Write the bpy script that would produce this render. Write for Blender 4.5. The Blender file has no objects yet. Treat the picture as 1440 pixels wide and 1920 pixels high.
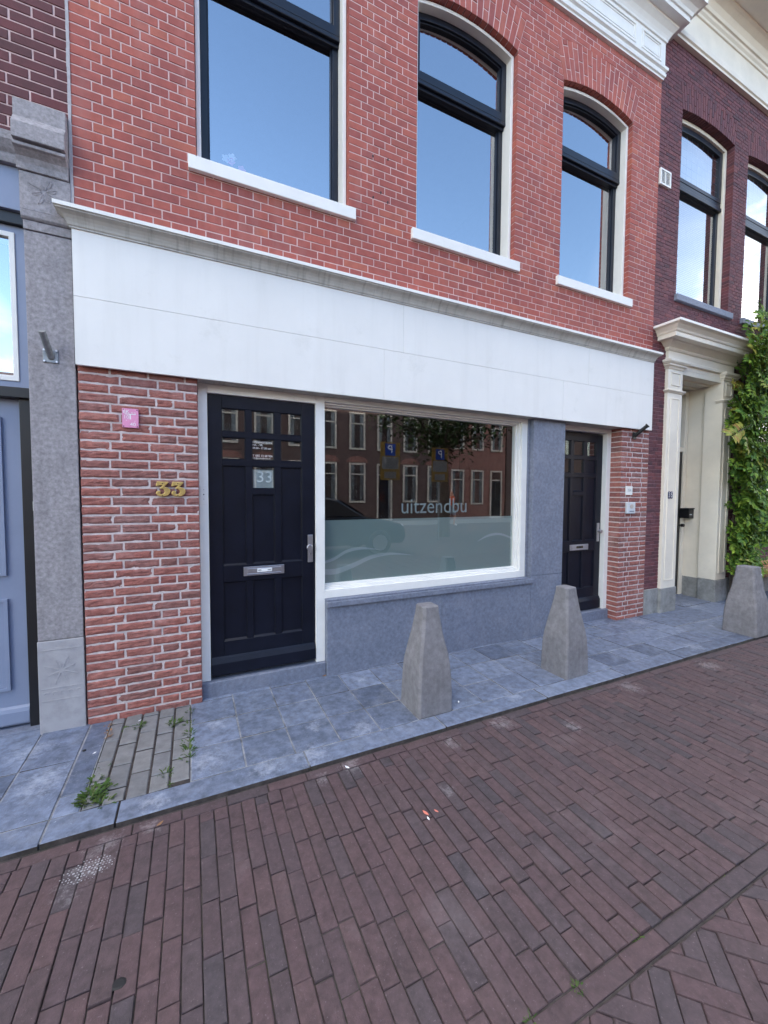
import bpy, bmesh, math, random
from mathutils import Vector, Matrix, noise
R = math.radians
random.seed(7)
scn = bpy.context.scene
col = scn.collection

# ------------------------------------------------------------------ camera, sky, sun, exposure
cam_data = bpy.data.cameras.new("camera")
cam = bpy.data.objects.new("camera", cam_data)
col.objects.link(cam)
scn.camera = cam
CAM = Vector((0.0, -3.21, 1.55))


def cam_axes(yaw, pitch, roll):
    f = Vector((math.sin(yaw), math.cos(yaw), 0)); r = Vector((math.cos(yaw), -math.sin(yaw), 0)); u = Vector((0, 0, 1))
    f, u = math.cos(pitch) * f + math.sin(pitch) * u, math.cos(pitch) * u - math.sin(pitch) * f
    r, u = math.cos(roll) * r + math.sin(roll) * u, math.cos(roll) * u - math.sin(roll) * r
    return r, u, f


CR, CU, CF = cam_axes(R(25.347), R(-2.635), R(0.304))
m = Matrix((CR, CU, -CF)).transposed().to_4x4()
m.translation = CAM
cam.matrix_world = m
cam_data.lens = 36 * 756.9 / 1920
cam_data.sensor_width = 36
cam_data.clip_start = 0.05
cam_data.clip_end = 1500

SUN_EL, SUN_AZ = R(15), math.atan2(0.35, 0.94)      # azimuth from +y towards +x
world = bpy.data.worlds.new("World")
scn.world = world
world.use_nodes = True
wn = world.node_tree
for n in list(wn.nodes):
    wn.nodes.remove(n)


def wnode(t, **kw):
    n = wn.nodes.new(t)
    for k, v in kw.items():
        setattr(n, k, v)
    return n


w_out = wnode('ShaderNodeOutputWorld')
w_bg = wnode('ShaderNodeBackground')
w_bg.inputs[1].default_value = 0.15
sky = wnode('ShaderNodeTexSky', sky_type='NISHITA', sun_disc=False)
sky.sun_elevation = SUN_EL
sky.sun_rotation = SUN_AZ
sky.air_density = 1.0
sky.dust_density = 0.6
sky.ozone_density = 1.0
w_tc = wnode('ShaderNodeTexCoord')
w_map = wnode('ShaderNodeMapping')
w_map.inputs['Scale'].default_value = (1.0, 1.0, 2.2)
w_map.inputs['Location'].default_value = (3.1, 1.7, 0.4)
w_noise = wnode('ShaderNodeTexNoise')
w_noise.inputs['Scale'].default_value = 2.6
w_noise.inputs['Detail'].default_value = 8
w_noise.inputs['Roughness'].default_value = 0.55
w_ramp = wnode('ShaderNodeValToRGB')
w_ramp.color_ramp.elements[0].position = 0.47
w_ramp.color_ramp.elements[1].position = 0.66
# the part of the sky over the houses opposite is clear
w_dot = wnode('ShaderNodeVectorMath', operation='DOT_PRODUCT')
w_dot.inputs[1].default_value = Vector((0.30, -0.80, 0.60)).normalized()
w_clear = wnode('ShaderNodeMapRange')
w_clear.inputs['From Min'].default_value = 0.70
w_clear.inputs['From Max'].default_value = 0.80
w_clear.inputs['To Min'].default_value = 1.0
w_clear.inputs['To Max'].default_value = 0.0
w_mul = wnode('ShaderNodeMath', operation='MULTIPLY')
w_mul.use_clamp = True
w_mix = wnode('ShaderNodeMix', data_type='RGBA')
w_mix.inputs[7].default_value = (21.5, 19.9, 17.9, 1)  # unseen warm white clouds, added to whiten the blue skylight
L = wn.links.new
L(w_tc.outputs['Generated'], w_map.inputs['Vector'])
L(w_map.outputs['Vector'], w_noise.inputs['Vector'])
L(w_noise.outputs[0], w_ramp.inputs[0])
L(w_tc.outputs['Generated'], w_dot.inputs[0])
L(w_dot.outputs['Value'], w_clear.inputs['Value'])
L(w_ramp.outputs[0], w_mul.inputs[0])
L(w_clear.outputs[0], w_mul.inputs[1])
# one bright bank of cloud further along the street
w_dot2 = wnode('ShaderNodeVectorMath', operation='DOT_PRODUCT')
w_dot2.inputs[1].default_value = Vector((0.86, -0.32, 0.36)).normalized()
w_bank = wnode('ShaderNodeMapRange')
w_bank.inputs['From Min'].default_value = 0.955
w_bank.inputs['From Max'].default_value = 0.992
w_bn = wnode('ShaderNodeMapRange')
w_bn.inputs['From Min'].default_value = 0.30
w_bn.inputs['From Max'].default_value = 0.60
w_bn.inputs['To Min'].default_value = 0.02
w_bn.inputs['To Max'].default_value = 0.075
w_bm = wnode('ShaderNodeMath', operation='MULTIPLY')
w_max = wnode('ShaderNodeMath', operation='MAXIMUM')
L(w_tc.outputs['Generated'], w_dot2.inputs[0])
L(w_dot2.outputs['Value'], w_bank.inputs['Value'])
L(w_noise.outputs[0], w_bn.inputs['Value'])
L(w_bank.outputs[0], w_bm.inputs[0])
L(w_bn.outputs[0], w_bm.inputs[1])
L(w_mul.outputs[0], w_max.inputs[0])
L(w_bm.outputs[0], w_max.inputs[1])
L(w_max.outputs[0], w_mix.inputs[0])
w_hs = wnode('ShaderNodeHueSaturation')
w_hs.inputs['Hue'].default_value = 0.507
w_hs.inputs['Saturation'].default_value = 1.13
w_hs.inputs['Value'].default_value = 1.2
L(sky.outputs[0], w_hs.inputs['Color'])
L(w_hs.outputs[0], w_mix.inputs[6])
L(w_mix.outputs[2], w_bg.inputs[0])
L(w_bg.outputs[0], w_out.inputs[0])

sun_d = bpy.data.lights.new("sun", 'SUN')
sun_d.energy = 3.0
sun_d.angle = R(0.53)
sun_d.color = (1.0, 0.86, 0.70)
sun = bpy.data.objects.new("sun", sun_d)
col.objects.link(sun)
sdir = Vector((math.sin(SUN_AZ) * math.cos(SUN_EL), math.cos(SUN_AZ) * math.cos(SUN_EL), math.sin(SUN_EL)))
sun.rotation_euler = sdir.to_track_quat('Z', 'Y').to_euler()

vs = scn.view_settings
scn.display_settings.display_device = 'sRGB'
vs.view_transform = 'Standard'
vs.look = 'None'
vs.exposure = 2.02
vs.gamma = 1.0
vs.use_curve_mapping = False
scn.cycles.use_denoising = True
scn.cycles.denoising_prefilter = 'ACCURATE'
scn.cycles.max_bounces = 8
scn.cycles.transparent_max_bounces = 12
scn.cycles.caustics_reflective = False
scn.cycles.caustics_refractive = False

# ------------------------------------------------------------------ materials
MATS = {}


def lin(r, g, b):
    f = lambda c: (c / 255 / 12.92) if c / 255 <= 0.04045 else ((c / 255 + 0.055) / 1.055) ** 2.4
    return (f(r), f(g), f(b))


def mat(name, cols, rough=0.7, var=0.25, vscale=6.0, bump=0.15, bscale=60.0, metal=0.0, spec=0.5, island=False,
        fleck=None, fleck_scale=30.0, fleck_pos=0.66, stain=None, stain_scale=2.5, stain_pos=(0.55, 0.75), bdist=0.004, stretch=(1, 1, 1), patches=None, patch_col=None, streak=None, streak_scale=(16, 16, 0.9)):
    """procedural surface: colour (a list = one per brick/tile), mottling, optional flecks and stains, fine bump"""
    mt = bpy.data.materials.new(name)
    mt.use_nodes = True
    nt = mt.node_tree
    bs = nt.nodes['Principled BSDF']
    lk = nt.links.new
    tc = nt.nodes.new('ShaderNodeTexCoord')
    mp = nt.nodes.new('ShaderNodeMapping'); mp.inputs['Scale'].default_value = stretch
    lk(tc.outputs['Object'], mp.inputs[0])
    if isinstance(cols, tuple):
        cols = [cols]
    if island and len(cols) > 1:
        geo = nt.nodes.new('ShaderNodeNewGeometry')
        rp = nt.nodes.new('ShaderNodeValToRGB')
        rp.color_ramp.interpolation = 'LINEAR'
        e = rp.color_ramp.elements
        while len(e) < len(cols):
            e.new(0.5)
        for i, c in enumerate(cols):
            e[i].position = i / (len(cols) - 1)
            e[i].color = (*c, 1)
        lk(geo.outputs['Random Per Island'], rp.inputs[0])
        cur = rp.outputs[0]
    else:
        rgb = nt.nodes.new('ShaderNodeRGB'); rgb.outputs[0].default_value = (*cols[0], 1)
        cur = rgb.outputs[0]

    def mixc(fac, a, b, blend='MIX'):
        mx = nt.nodes.new('ShaderNodeMix'); mx.data_type = 'RGBA'; mx.blend_type = blend
        if hasattr(fac, 'is_linked') or not isinstance(fac, float):
            lk(fac, mx.inputs[0])
        else:
            mx.inputs[0].default_value = fac
        lk(a, mx.inputs[6])
        if isinstance(b, tuple):
            mx.inputs[7].default_value = (*b, 1)
        else:
            lk(b, mx.inputs[7])
        return mx.outputs[2]

    if var:
        nz = nt.nodes.new('ShaderNodeTexNoise'); nz.inputs['Scale'].default_value = vscale
        nz.inputs['Detail'].default_value = 6; nz.inputs['Roughness'].default_value = 0.65
        lk(mp.outputs[0], nz.inputs['Vector'])
        mr = nt.nodes.new('ShaderNodeMapRange')
        mr.inputs['From Min'].default_value = 0.3; mr.inputs['From Max'].default_value = 0.7
        mr.inputs['To Min'].default_value = 1 - var; mr.inputs['To Max'].default_value = 1 + var
        lk(nz.outputs[0], mr.inputs[0])
        hs = nt.nodes.new('ShaderNodeHueSaturation')
        lk(mr.outputs[0], hs.inputs['Value']); lk(cur, hs.inputs['Color'])
        cur = hs.outputs[0]
    if fleck:
        fz = nt.nodes.new('ShaderNodeTexNoise'); fz.inputs['Scale'].default_value = fleck_scale
        fz.inputs['Detail'].default_value = 5; fz.inputs['Roughness'].default_value = 0.7
        lk(mp.outputs[0], fz.inputs['Vector'])
        fr = nt.nodes.new('ShaderNodeValToRGB')
        fr.color_ramp.elements[0].position = fleck_pos; fr.color_ramp.elements[1].position = fleck_pos + 0.08
        lk(fz.outputs[0], fr.inputs[0])
        cur = mixc(fr.outputs[0], cur, fleck)
    if stain:
        sz = nt.nodes.new('ShaderNodeTexNoise'); sz.inputs['Scale'].default_value = stain_scale
        sz.inputs['Detail'].default_value = 9; sz.inputs['Roughness'].default_value = 0.72
        lk(mp.outputs[0], sz.inputs['Vector'])
        sr = nt.nodes.new('ShaderNodeValToRGB')
        sr.color_ramp.elements[0].position = stain_pos[0]; sr.color_ramp.elements[1].position = stain_pos[1]
        sr.color_ramp.elements[1].color = (stain[3], stain[3], stain[3], 1) if len(stain) > 3 else (1, 1, 1, 1)
        lk(sz.outputs[0], sr.inputs[0])
        cur = mixc(sr.outputs[0], cur, tuple(stain[:3]))
    if streak:                                  # rain streaks running down
        m2 = nt.nodes.new('ShaderNodeMapping'); m2.inputs['Scale'].default_value = streak_scale
        lk(tc.outputs['Object'], m2.inputs[0])
        kz = nt.nodes.new('ShaderNodeTexNoise'); kz.inputs['Scale'].default_value = 1.0; kz.inputs['Detail'].default_value = 5; kz.inputs['Roughness'].default_value = 0.6
        lk(m2.outputs[0], kz.inputs['Vector'])
        kr = nt.nodes.new('ShaderNodeMapRange'); kr.inputs['From Min'].default_value = 0.52; kr.inputs['From Max'].default_value = 0.75; kr.inputs['To Max'].default_value = streak[3]
        lk(kz.outputs[0], kr.inputs[0])
        cur = mixc(kr.outputs[0], cur, tuple(streak[:3]))
    if patches:
        tot = None
        for px_, py_, pr_ in patches:          # worn chalky patches at their own spots on the ground
            ds = nt.nodes.new('ShaderNodeVectorMath'); ds.operation = 'DISTANCE'; ds.inputs[1].default_value = (px_, py_, 0)
            lk(tc.outputs['Object'], ds.inputs[0])
            mp_ = nt.nodes.new('ShaderNodeMapRange'); mp_.inputs['From Min'].default_value = pr_ * 0.15; mp_.inputs['From Max'].default_value = pr_
            mp_.inputs['To Min'].default_value = 0.27; mp_.inputs['To Max'].default_value = 0.0
            lk(ds.outputs['Value'], mp_.inputs[0])
            if tot is None: tot = mp_.outputs[0]
            else:
                mx_ = nt.nodes.new('ShaderNodeMath'); mx_.operation = 'MAXIMUM'; lk(tot, mx_.inputs[0]); lk(mp_.outputs[0], mx_.inputs[1]); tot = mx_.outputs[0]
        pz = nt.nodes.new('ShaderNodeTexNoise'); pz.inputs['Scale'].default_value = 26; pz.inputs['Detail'].default_value = 8; pz.inputs['Roughness'].default_value = 0.8
        lk(tc.outputs['Object'], pz.inputs['Vector'])
        ad_ = nt.nodes.new('ShaderNodeMath'); ad_.operation = 'ADD'; lk(pz.outputs[0], ad_.inputs[0]); lk(tot, ad_.inputs[1])
        rp_ = nt.nodes.new('ShaderNodeMapRange'); rp_.inputs['From Min'].default_value = 0.66; rp_.inputs['From Max'].default_value = 0.84; rp_.inputs['To Max'].default_value = 0.36
        lk(ad_.outputs[0], rp_.inputs[0])
        cur = mixc(rp_.outputs[0], cur, patch_col)
    lk(cur, bs.inputs['Base Color'])
    bs.inputs['Roughness'].default_value = rough
    bs.inputs['Metallic'].default_value = metal
    bs.inputs['Specular IOR Level'].default_value = spec
    if bump:
        bz = nt.nodes.new('ShaderNodeTexNoise'); bz.inputs['Scale'].default_value = bscale
        bz.inputs['Detail'].default_value = 6; bz.inputs['Roughness'].default_value = 0.65
        lk(mp.outputs[0], bz.inputs['Vector'])
        bp = nt.nodes.new('ShaderNodeBump'); bp.inputs['Strength'].default_value = bump
        bp.inputs['Distance'].default_value = bdist
        lk(bz.outputs[0], bp.inputs['Height']); lk(bp.outputs[0], bs.inputs['Normal'])
    MATS[name] = mt
    return mt


def glass_mat(name, f0=0.12, tint=(0.75, 0.80, 0.82), rough=0.0):
    """window pane: clear, mirroring f0 head-on and more at a slant (the same from both sides)"""
    mt = bpy.data.materials.new(name); mt.use_nodes = True
    nt = mt.node_tree
    for n in list(nt.nodes):
        nt.nodes.remove(n)
    k = nt.links.new
    o = nt.nodes.new('ShaderNodeOutputMaterial'); mx = nt.nodes.new('ShaderNodeMixShader')
    tr = nt.nodes.new('ShaderNodeBsdfTransparent'); tr.inputs[0].default_value = (*tint, 1)
    gl = nt.nodes.new('ShaderNodeBsdfGlossy'); gl.inputs['Roughness'].default_value = rough
    gl.inputs[0].default_value = (0.97, 0.98, 1.0, 1)
    lw = nt.nodes.new('ShaderNodeLayerWeight'); lw.inputs[0].default_value = 0.5
    pw = nt.nodes.new('ShaderNodeMath'); pw.operation = 'POWER'; pw.inputs[1].default_value = 4.0
    mr = nt.nodes.new('ShaderNodeMapRange'); mr.inputs['To Min'].default_value = f0; mr.inputs['To Max'].default_value = 1.0
    k(lw.outputs['Facing'], pw.inputs[0]); k(pw.outputs[0], mr.inputs[0])
    k(mr.outputs[0], mx.inputs[0]); k(tr.outputs[0], mx.inputs[1]); k(gl.outputs[0], mx.inputs[2])
    k(mx.outputs[0], o.inputs[0])
    MATS[name] = mt
    return mt


def film_mat(name, colr, alpha):
    mt = bpy.data.materials.new(name); mt.use_nodes = True
    nt = mt.node_tree
    for n in list(nt.nodes):
        nt.nodes.remove(n)
    o = nt.nodes.new('ShaderNodeOutputMaterial'); mx = nt.nodes.new('ShaderNodeMixShader')
    tr = nt.nodes.new('ShaderNodeBsdfTransparent'); df = nt.nodes.new('ShaderNodeBsdfDiffuse')
    df.inputs[0].default_value = (*colr, 1); mx.inputs[0].default_value = alpha
    nt.links.new(tr.outputs[0], mx.inputs[1]); nt.links.new(df.outputs[0], mx.inputs[2]); nt.links.new(mx.outputs[0], o.inputs[0])
    MATS[name] = mt
    return mt


STREET_PATCH = [(-0.40, -1.22, .16), (-0.36, -1.13, .12), (-0.47, -1.31, .10), (-0.20, -1.10, .09), (0.62, -1.12, .10), (0.80, -1.09, .14), (1.45, -1.15, .12), (1.9, -1.12, .16), (2.3, -1.35, .12), (3.2, -1.15, .2), (1.2, -1.5, .10), (4.3, -1.2, .2)]
PAVE_PATCH = [(0.05, -0.72, .22), (-0.2, -0.95, .14), (0.35, -0.93, .16), (0.62, -0.92, .2), (1.0, -0.8, .18), (0.12, -0.35, .12), (-0.75, -0.55, .25), (-0.9, -0.2, .2), (0.7, -0.65, .12), (1.25, -0.15, .12), (2.2, -0.9, .15), (1.9, -0.2, .15), (3.5, -0.2, .2), (4.6, -0.9, .2), (4.9, -0.15, .2), (6.3, 0.0, .3)]


def leaf_mat(name, cols):
    mt = mat(name, cols, rough=0.6, var=0.25, vscale=25, bump=0.1, bscale=80, island=True, spec=0.2)
    return mt


mat('red_brick', [(0.301, 0.071, 0.058), (0.383, 0.095, 0.070), (0.342, 0.084, 0.066), (0.403, 0.104, 0.075), (0.352, 0.089, 0.070), (0.286, 0.073, 0.063), (0.439, 0.124, 0.079)],
    rough=0.8, var=0.17, vscale=14, bump=0.25, bscale=120, island=True, fleck=(0.510, 0.213, 0.167), fleck_scale=60, fleck_pos=0.74,
    stain=(0.2, 0.05, 0.055, 0.5), stain_scale=0.9, stain_pos=(0.46, 0.70), streak=(0.46, 0.25, 0.23, 0.28), streak_scale=(6, 6, 0.8))
mat('rough_brick', [(0.230, 0.082, 0.072), (0.306, 0.107, 0.086), (0.265, 0.092, 0.077), (0.337, 0.124, 0.099), (0.245, 0.097, 0.084), (0.209, 0.092, 0.081)],
    rough=0.85, var=0.28, vscale=26, bump=0.55, bscale=90, island=True, fleck=(0.102, 0.039, 0.035), fleck_scale=42, fleck_pos=0.62, bdist=0.006,
    stain=(0.52, 0.36, 0.34, 0.5), stain_scale=3.2, stain_pos=(0.50, 0.8))
mat('dark_red_brick', [(0.069, 0.014, 0.019), (0.102, 0.017, 0.023), (0.082, 0.019, 0.026), (0.122, 0.019, 0.024)], rough=0.7, var=0.2, vscale=15, bump=0.3, bscale=110, island=True)
mat('purple_brick', [(0.10, 0.030, 0.040), (0.14, 0.042, 0.052), (0.085, 0.030, 0.042), (0.16, 0.045, 0.05), (0.07, 0.026, 0.036)], rough=0.75, var=0.25, vscale=18, bump=0.4, bscale=90, island=True,
    fleck=(0.03, 0.015, 0.022), fleck_scale=34, fleck_pos=0.64)
mat('pink_mortar', (0.64, 0.46, 0.44), rough=0.95, var=0.18, vscale=18, bump=0.3, bscale=160)
mat('pale_mortar', (0.58, 0.50, 0.49), rough=0.95, var=0.22, vscale=16, bump=0.5, bscale=120, fleck=(0.30, 0.24, 0.23), fleck_scale=22, fleck_pos=0.64)
mat('lead_mortar', (0.42, 0.40, 0.42), rough=0.9, var=0.2, vscale=20, bump=0.3)
mat('purple_mortar', (0.30, 0.17, 0.19), rough=0.95, var=0.35, vscale=10, bump=0.3)
mat('white_paint', (0.81, 0.795, 0.765), rough=0.45, var=0.05, vscale=5, bump=0.06, bscale=40, stain=(0.55, 0.52, 0.46, 0.30), stain_scale=9, stain_pos=(0.62, 0.8))
mat('cream_paint', (0.80, 0.73, 0.62), rough=0.42, var=0.06, vscale=4, bump=0.08, bscale=30, stain=(0.50, 0.46, 0.38, 0.30), stain_scale=6, stain_pos=(0.58, 0.8))
mat('board_paint', (0.81, 0.795, 0.765), rough=0.55, var=0.035, vscale=1.5, bump=0.04, bscale=90, stain=(0.58, 0.57, 0.52, 0.40), stain_scale=3.2, stain_pos=(0.58, 0.76),
    fleck=(0.45, 0.44, 0.42), fleck_scale=11, fleck_pos=0.79, streak=(0.52, 0.50, 0.45, 0.14), streak_scale=(9, 9, 0.7))
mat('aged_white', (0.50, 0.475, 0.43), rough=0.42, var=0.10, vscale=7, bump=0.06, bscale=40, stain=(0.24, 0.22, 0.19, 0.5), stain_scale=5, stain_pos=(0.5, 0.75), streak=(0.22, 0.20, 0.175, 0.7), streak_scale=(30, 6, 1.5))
mat('dark_paint', (0.008, 0.0105, 0.019), spec=0.35, rough=0.32, var=0.2, vscale=8, bump=0.05, bscale=50)
mat('door_paint', (0.0055, 0.007, 0.015), spec=0.28, rough=0.36, var=0.25, vscale=7, bump=0.08, bscale=40, fleck=(0.10, 0.11, 0.14), fleck_scale=55, fleck_pos=0.83)
mat('black_paint', (0.008, 0.008, 0.010), rough=0.4, var=0.2, bump=0.05)
mat('blue_paint', (0.23, 0.27, 0.38), rough=0.45, var=0.05, vscale=4, bump=0.06, bscale=50)
mat('bluestone', (0.165, 0.185, 0.245), rough=0.6, var=0.24, vscale=35, bump=0.2, bscale=150, fleck=(0.30, 0.33, 0.41), fleck_scale=110, fleck_pos=0.72,
    stain=(0.30, 0.31, 0.37, 0.5), stain_scale=3.5, stain_pos=(0.5, 0.75))
mat('grey_stone', (0.30, 0.28, 0.295), rough=0.75, var=0.32, vscale=45, bump=0.5, bscale=130, fleck=(0.46, 0.45, 0.48), fleck_scale=75, fleck_pos=0.67, streak=(0.12, 0.115, 0.12, 0.35), streak_scale=(10, 10, 1.2),
    stain=(0.15, 0.145, 0.15, 0.55), stain_scale=5, stain_pos=(0.5, 0.75))
mat('pale_stone', (0.36, 0.35, 0.37), rough=0.75, var=0.16, vscale=12, bump=0.3, bscale=110, stain=(0.24, 0.24, 0.25, 0.5), stain_scale=6, stain_pos=(0.5, 0.75))
mat('plinth_stone', (0.27, 0.27, 0.265), rough=0.8, var=0.25, vscale=10, bump=0.35, bscale=80, stain=(0.10, 0.10, 0.10, 0.7), stain_scale=6, stain_pos=(0.48, 0.7))
mat('bollard_stone', (0.195, 0.188, 0.20), rough=0.85, var=0.24, vscale=22, bump=0.6, bscale=140, fleck=(0.36, 0.35, 0.37), fleck_scale=80, fleck_pos=0.66, streak=(0.10, 0.095, 0.10, 0.4), streak_scale=(14, 14, 2),
    stain=(0.30, 0.29, 0.31, 0.5), stain_scale=4, stain_pos=(0.5, 0.75))
mat('paving_slab', [(0.105, 0.128, 0.183), (0.167, 0.197, 0.271), (0.140, 0.167, 0.232), (0.088, 0.108, 0.159), (0.174, 0.205, 0.282), (0.122, 0.145, 0.207), (0.153, 0.181, 0.252)], rough=0.55, var=0.45, vscale=16, bump=0.4, bscale=90, island=True,
    fleck=(0.36, 0.40, 0.48), fleck_scale=55, fleck_pos=0.64, stain=(0.32, 0.35, 0.42, 0.45), stain_scale=7.0, stain_pos=(0.5, 0.74), patches=PAVE_PATCH, patch_col=(0.55, 0.58, 0.66))
mat('grey_paver', [(0.156, 0.156, 0.161), (0.193, 0.189, 0.189), (0.175, 0.175, 0.184)], rough=0.75, var=0.22, vscale=14, bump=0.35, bscale=90, island=True, fleck=(0.36, 0.36, 0.38), fleck_scale=40, fleck_pos=0.68)
mat('street_brick', [(0.076, 0.049, 0.052), (0.089, 0.054, 0.057), (0.082, 0.051, 0.055), (0.066, 0.050, 0.055), (0.093, 0.056, 0.058), (0.085, 0.053, 0.055), (0.058, 0.046, 0.052)], rough=0.8, var=0.28, vscale=30, bump=0.55, bscale=150, island=True,
    fleck=(0.19, 0.155, 0.16), fleck_scale=120, fleck_pos=0.63, stain=(0.20, 0.165, 0.17, 0.40), stain_scale=1.3, stain_pos=(0.56, 0.74), patches=STREET_PATCH, patch_col=(0.42, 0.38, 0.39))
mat('joint_sand_kerb_shade', (0.055, 0.045, 0.042), rough=1.0, var=0.5, vscale=18, bump=0.6, bscale=120, stain=(0.05, 0.055, 0.022, 0.8), stain_scale=2.0, stain_pos=(0.55, 0.7))
mat('slab_joint', (0.29, 0.295, 0.31), rough=1.0, var=0.4, vscale=12, bump=0.5, bscale=120, stain=(0.07, 0.07, 0.065, 0.9), stain_scale=2.2, stain_pos=(0.50, 0.62))
mat('steel', (0.52, 0.52, 0.56), rough=0.33, var=0.08, vscale=30, bump=0.03, metal=0.9)
mat('galvanised', (0.26, 0.275, 0.29), rough=0.5, var=0.25, vscale=30, bump=0.1, metal=0.7)
mat('brass', (0.60, 0.42, 0.15), rough=0.42, var=0.25, vscale=40, bump=0.15, metal=0.75)
mat('pink_plate', (0.72, 0.28, 0.47), rough=0.5, var=0.1, vscale=20, bump=0.05)
mat('white_print', (0.82, 0.82, 0.82), rough=0.6, var=0.0, bump=0)
mat('chalk', (0.40, 0.39, 0.40), rough=0.9, var=0.3, vscale=60, bump=0.1)
mat('grey_print', (0.20, 0.24, 0.30), rough=0.6, var=0.0, bump=0)
mat('navy_plate', (0.012, 0.022, 0.08), rough=0.3, var=0.1, bump=0.03)
mat('plastic_grey', (0.58, 0.62, 0.66), rough=0.4, var=0.05, bump=0.04)
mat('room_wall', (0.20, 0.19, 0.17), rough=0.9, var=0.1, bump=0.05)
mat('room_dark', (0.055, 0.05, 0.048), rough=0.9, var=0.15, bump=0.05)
mat('blind_white', (0.40, 0.46, 0.48), rough=0.5, var=0.03, bump=0.0)
mat('roof_tile', (0.09, 0.055, 0.05), rough=0.7, var=0.3, bump=0.5, bscale=20)
mat('asphalt_far', (0.07, 0.06, 0.06), rough=0.85, var=0.25, vscale=3, bump=0.3)
mat('slat_wood', (0.50, 0.24, 0.10), rough=0.55, var=0.25, vscale=10, bump=0.2, stretch=(1, 8, 8))
mat('bark', (0.10, 0.075, 0.06), rough=0.9, var=0.35, vscale=20, bump=0.6, bscale=40)
leaf_mat('vine_leaf', [(0.035, 0.085, 0.018), (0.085, 0.17, 0.025), (0.15, 0.25, 0.030), (0.055, 0.125, 0.025), (0.22, 0.31, 0.040), (0.035, 0.09, 0.025)])
leaf_mat('autumn_leaf', [(0.20, 0.25, 0.045), (0.28, 0.25, 0.05), (0.16, 0.23, 0.04), (0.30, 0.17, 0.05)])
leaf_mat('tree_leaf', [(0.035, 0.06, 0.02), (0.055, 0.09, 0.025), (0.045, 0.08, 0.02)])
leaf_mat('weed_leaf', [(0.035, 0.075, 0.016), (0.055, 0.105, 0.022), (0.10, 0.12, 0.04), (0.045, 0.085, 0.02)])
mat('dry_leaf', [(0.22, 0.11, 0.05), (0.30, 0.16, 0.08), (0.12, 0.07, 0.04)], rough=0.8, var=0.3, vscale=40, bump=0.2, island=True)
mat('petal', (0.70, 0.22, 0.16), rough=0.6, var=0.2, bump=0.05)
mat('orchid_pink', (0.75, 0.25, 0.45), rough=0.6, var=0.1, bump=0)
mat('orchid_white', (0.8, 0.8, 0.8), rough=0.6, var=0.05, bump=0)
mat('gum_black', (0.012, 0.012, 0.013), rough=0.6, var=0.2, bump=0.1)
mat('car_paint', (0.006, 0.006, 0.008), rough=0.15, var=0.05, bump=0, spec=0.7)
mat('tyre_rubber', (0.02, 0.02, 0.02), rough=0.8, var=0.2, bump=0.2)
mat('sign_blue', (0.01, 0.06, 0.35), rough=0.4, var=0.05, bump=0)
mat('sign_yellow', (0.24, 0.15, 0.03), rough=0.4, var=0.05, bump=0)
mat('skin', (0.50, 0.28, 0.20), rough=0.6, var=0.05, bump=0)
mat('orange_shirt', (0.70, 0.16, 0.08), rough=0.8, var=0.1, bump=0.1)
mat('denim', (0.30, 0.34, 0.42), rough=0.85, var=0.1, bump=0.1)
glass_mat('window_glass', f0=0.42)
glass_mat('shop_glass', f0=0.20, tint=(0.86, 0.9, 0.9))
glass_mat('far_glass', f0=0.10)
film_mat('frosted_film', (0.31, 0.40, 0.39), 0.80)
film_mat('film_white', (0.62, 0.70, 0.72), 0.62)
film_mat('film_text', (0.25, 0.31, 0.32), 0.6)
film_mat('frosted_pane', (0.50, 0.56, 0.58), 0.8)


def brick_tex_mat(name, c1, c2, mortar, bw=0.22, rh=0.065):
    mt = bpy.data.materials.new(name); mt.use_nodes = True
    nt = mt.node_tree; bs = nt.nodes['Principled BSDF']
    tc = nt.nodes.new('ShaderNodeTexCoord'); sp = nt.nodes.new('ShaderNodeSeparateXYZ'); cb = nt.nodes.new('ShaderNodeCombineXYZ')
    ad = nt.nodes.new('ShaderNodeMath'); ad.operation = 'ADD'
    br = nt.nodes.new('ShaderNodeTexBrick')
    br.inputs['Color1'].default_value = (*c1, 1); br.inputs['Color2'].default_value = (*c2, 1); br.inputs['Mortar'].default_value = (*mortar, 1)
    br.inputs['Scale'].default_value = 1; br.inputs['Brick Width'].default_value = bw; br.inputs['Row Height'].default_value = rh; br.inputs['Mortar Size'].default_value = 0.006
    k = nt.links.new
    k(tc.outputs['Object'], sp.inputs[0]); k(sp.outputs[0], ad.inputs[0]); k(sp.outputs[1], ad.inputs[1])
    k(ad.outputs[0], cb.inputs[0]); k(sp.outputs[2], cb.inputs[1]); k(cb.outputs[0], br.inputs['Vector'])
    k(br.outputs['Color'], bs.inputs['Base Color']); bs.inputs['Roughness'].default_value = 0.85
    MATS[name] = mt


brick_tex_mat('far_brown_brick', (0.060, 0.036, 0.034), (0.082, 0.046, 0.043), (0.10, 0.08, 0.075))
brick_tex_mat('far_red_brick', (0.16, 0.062, 0.052), (0.20, 0.078, 0.062), (0.24, 0.18, 0.16))
brick_tex_mat('road_brick', (0.10, 0.065, 0.065), (0.07, 0.058, 0.062), (0.04, 0.035, 0.035), 0.2, 0.1)


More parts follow.
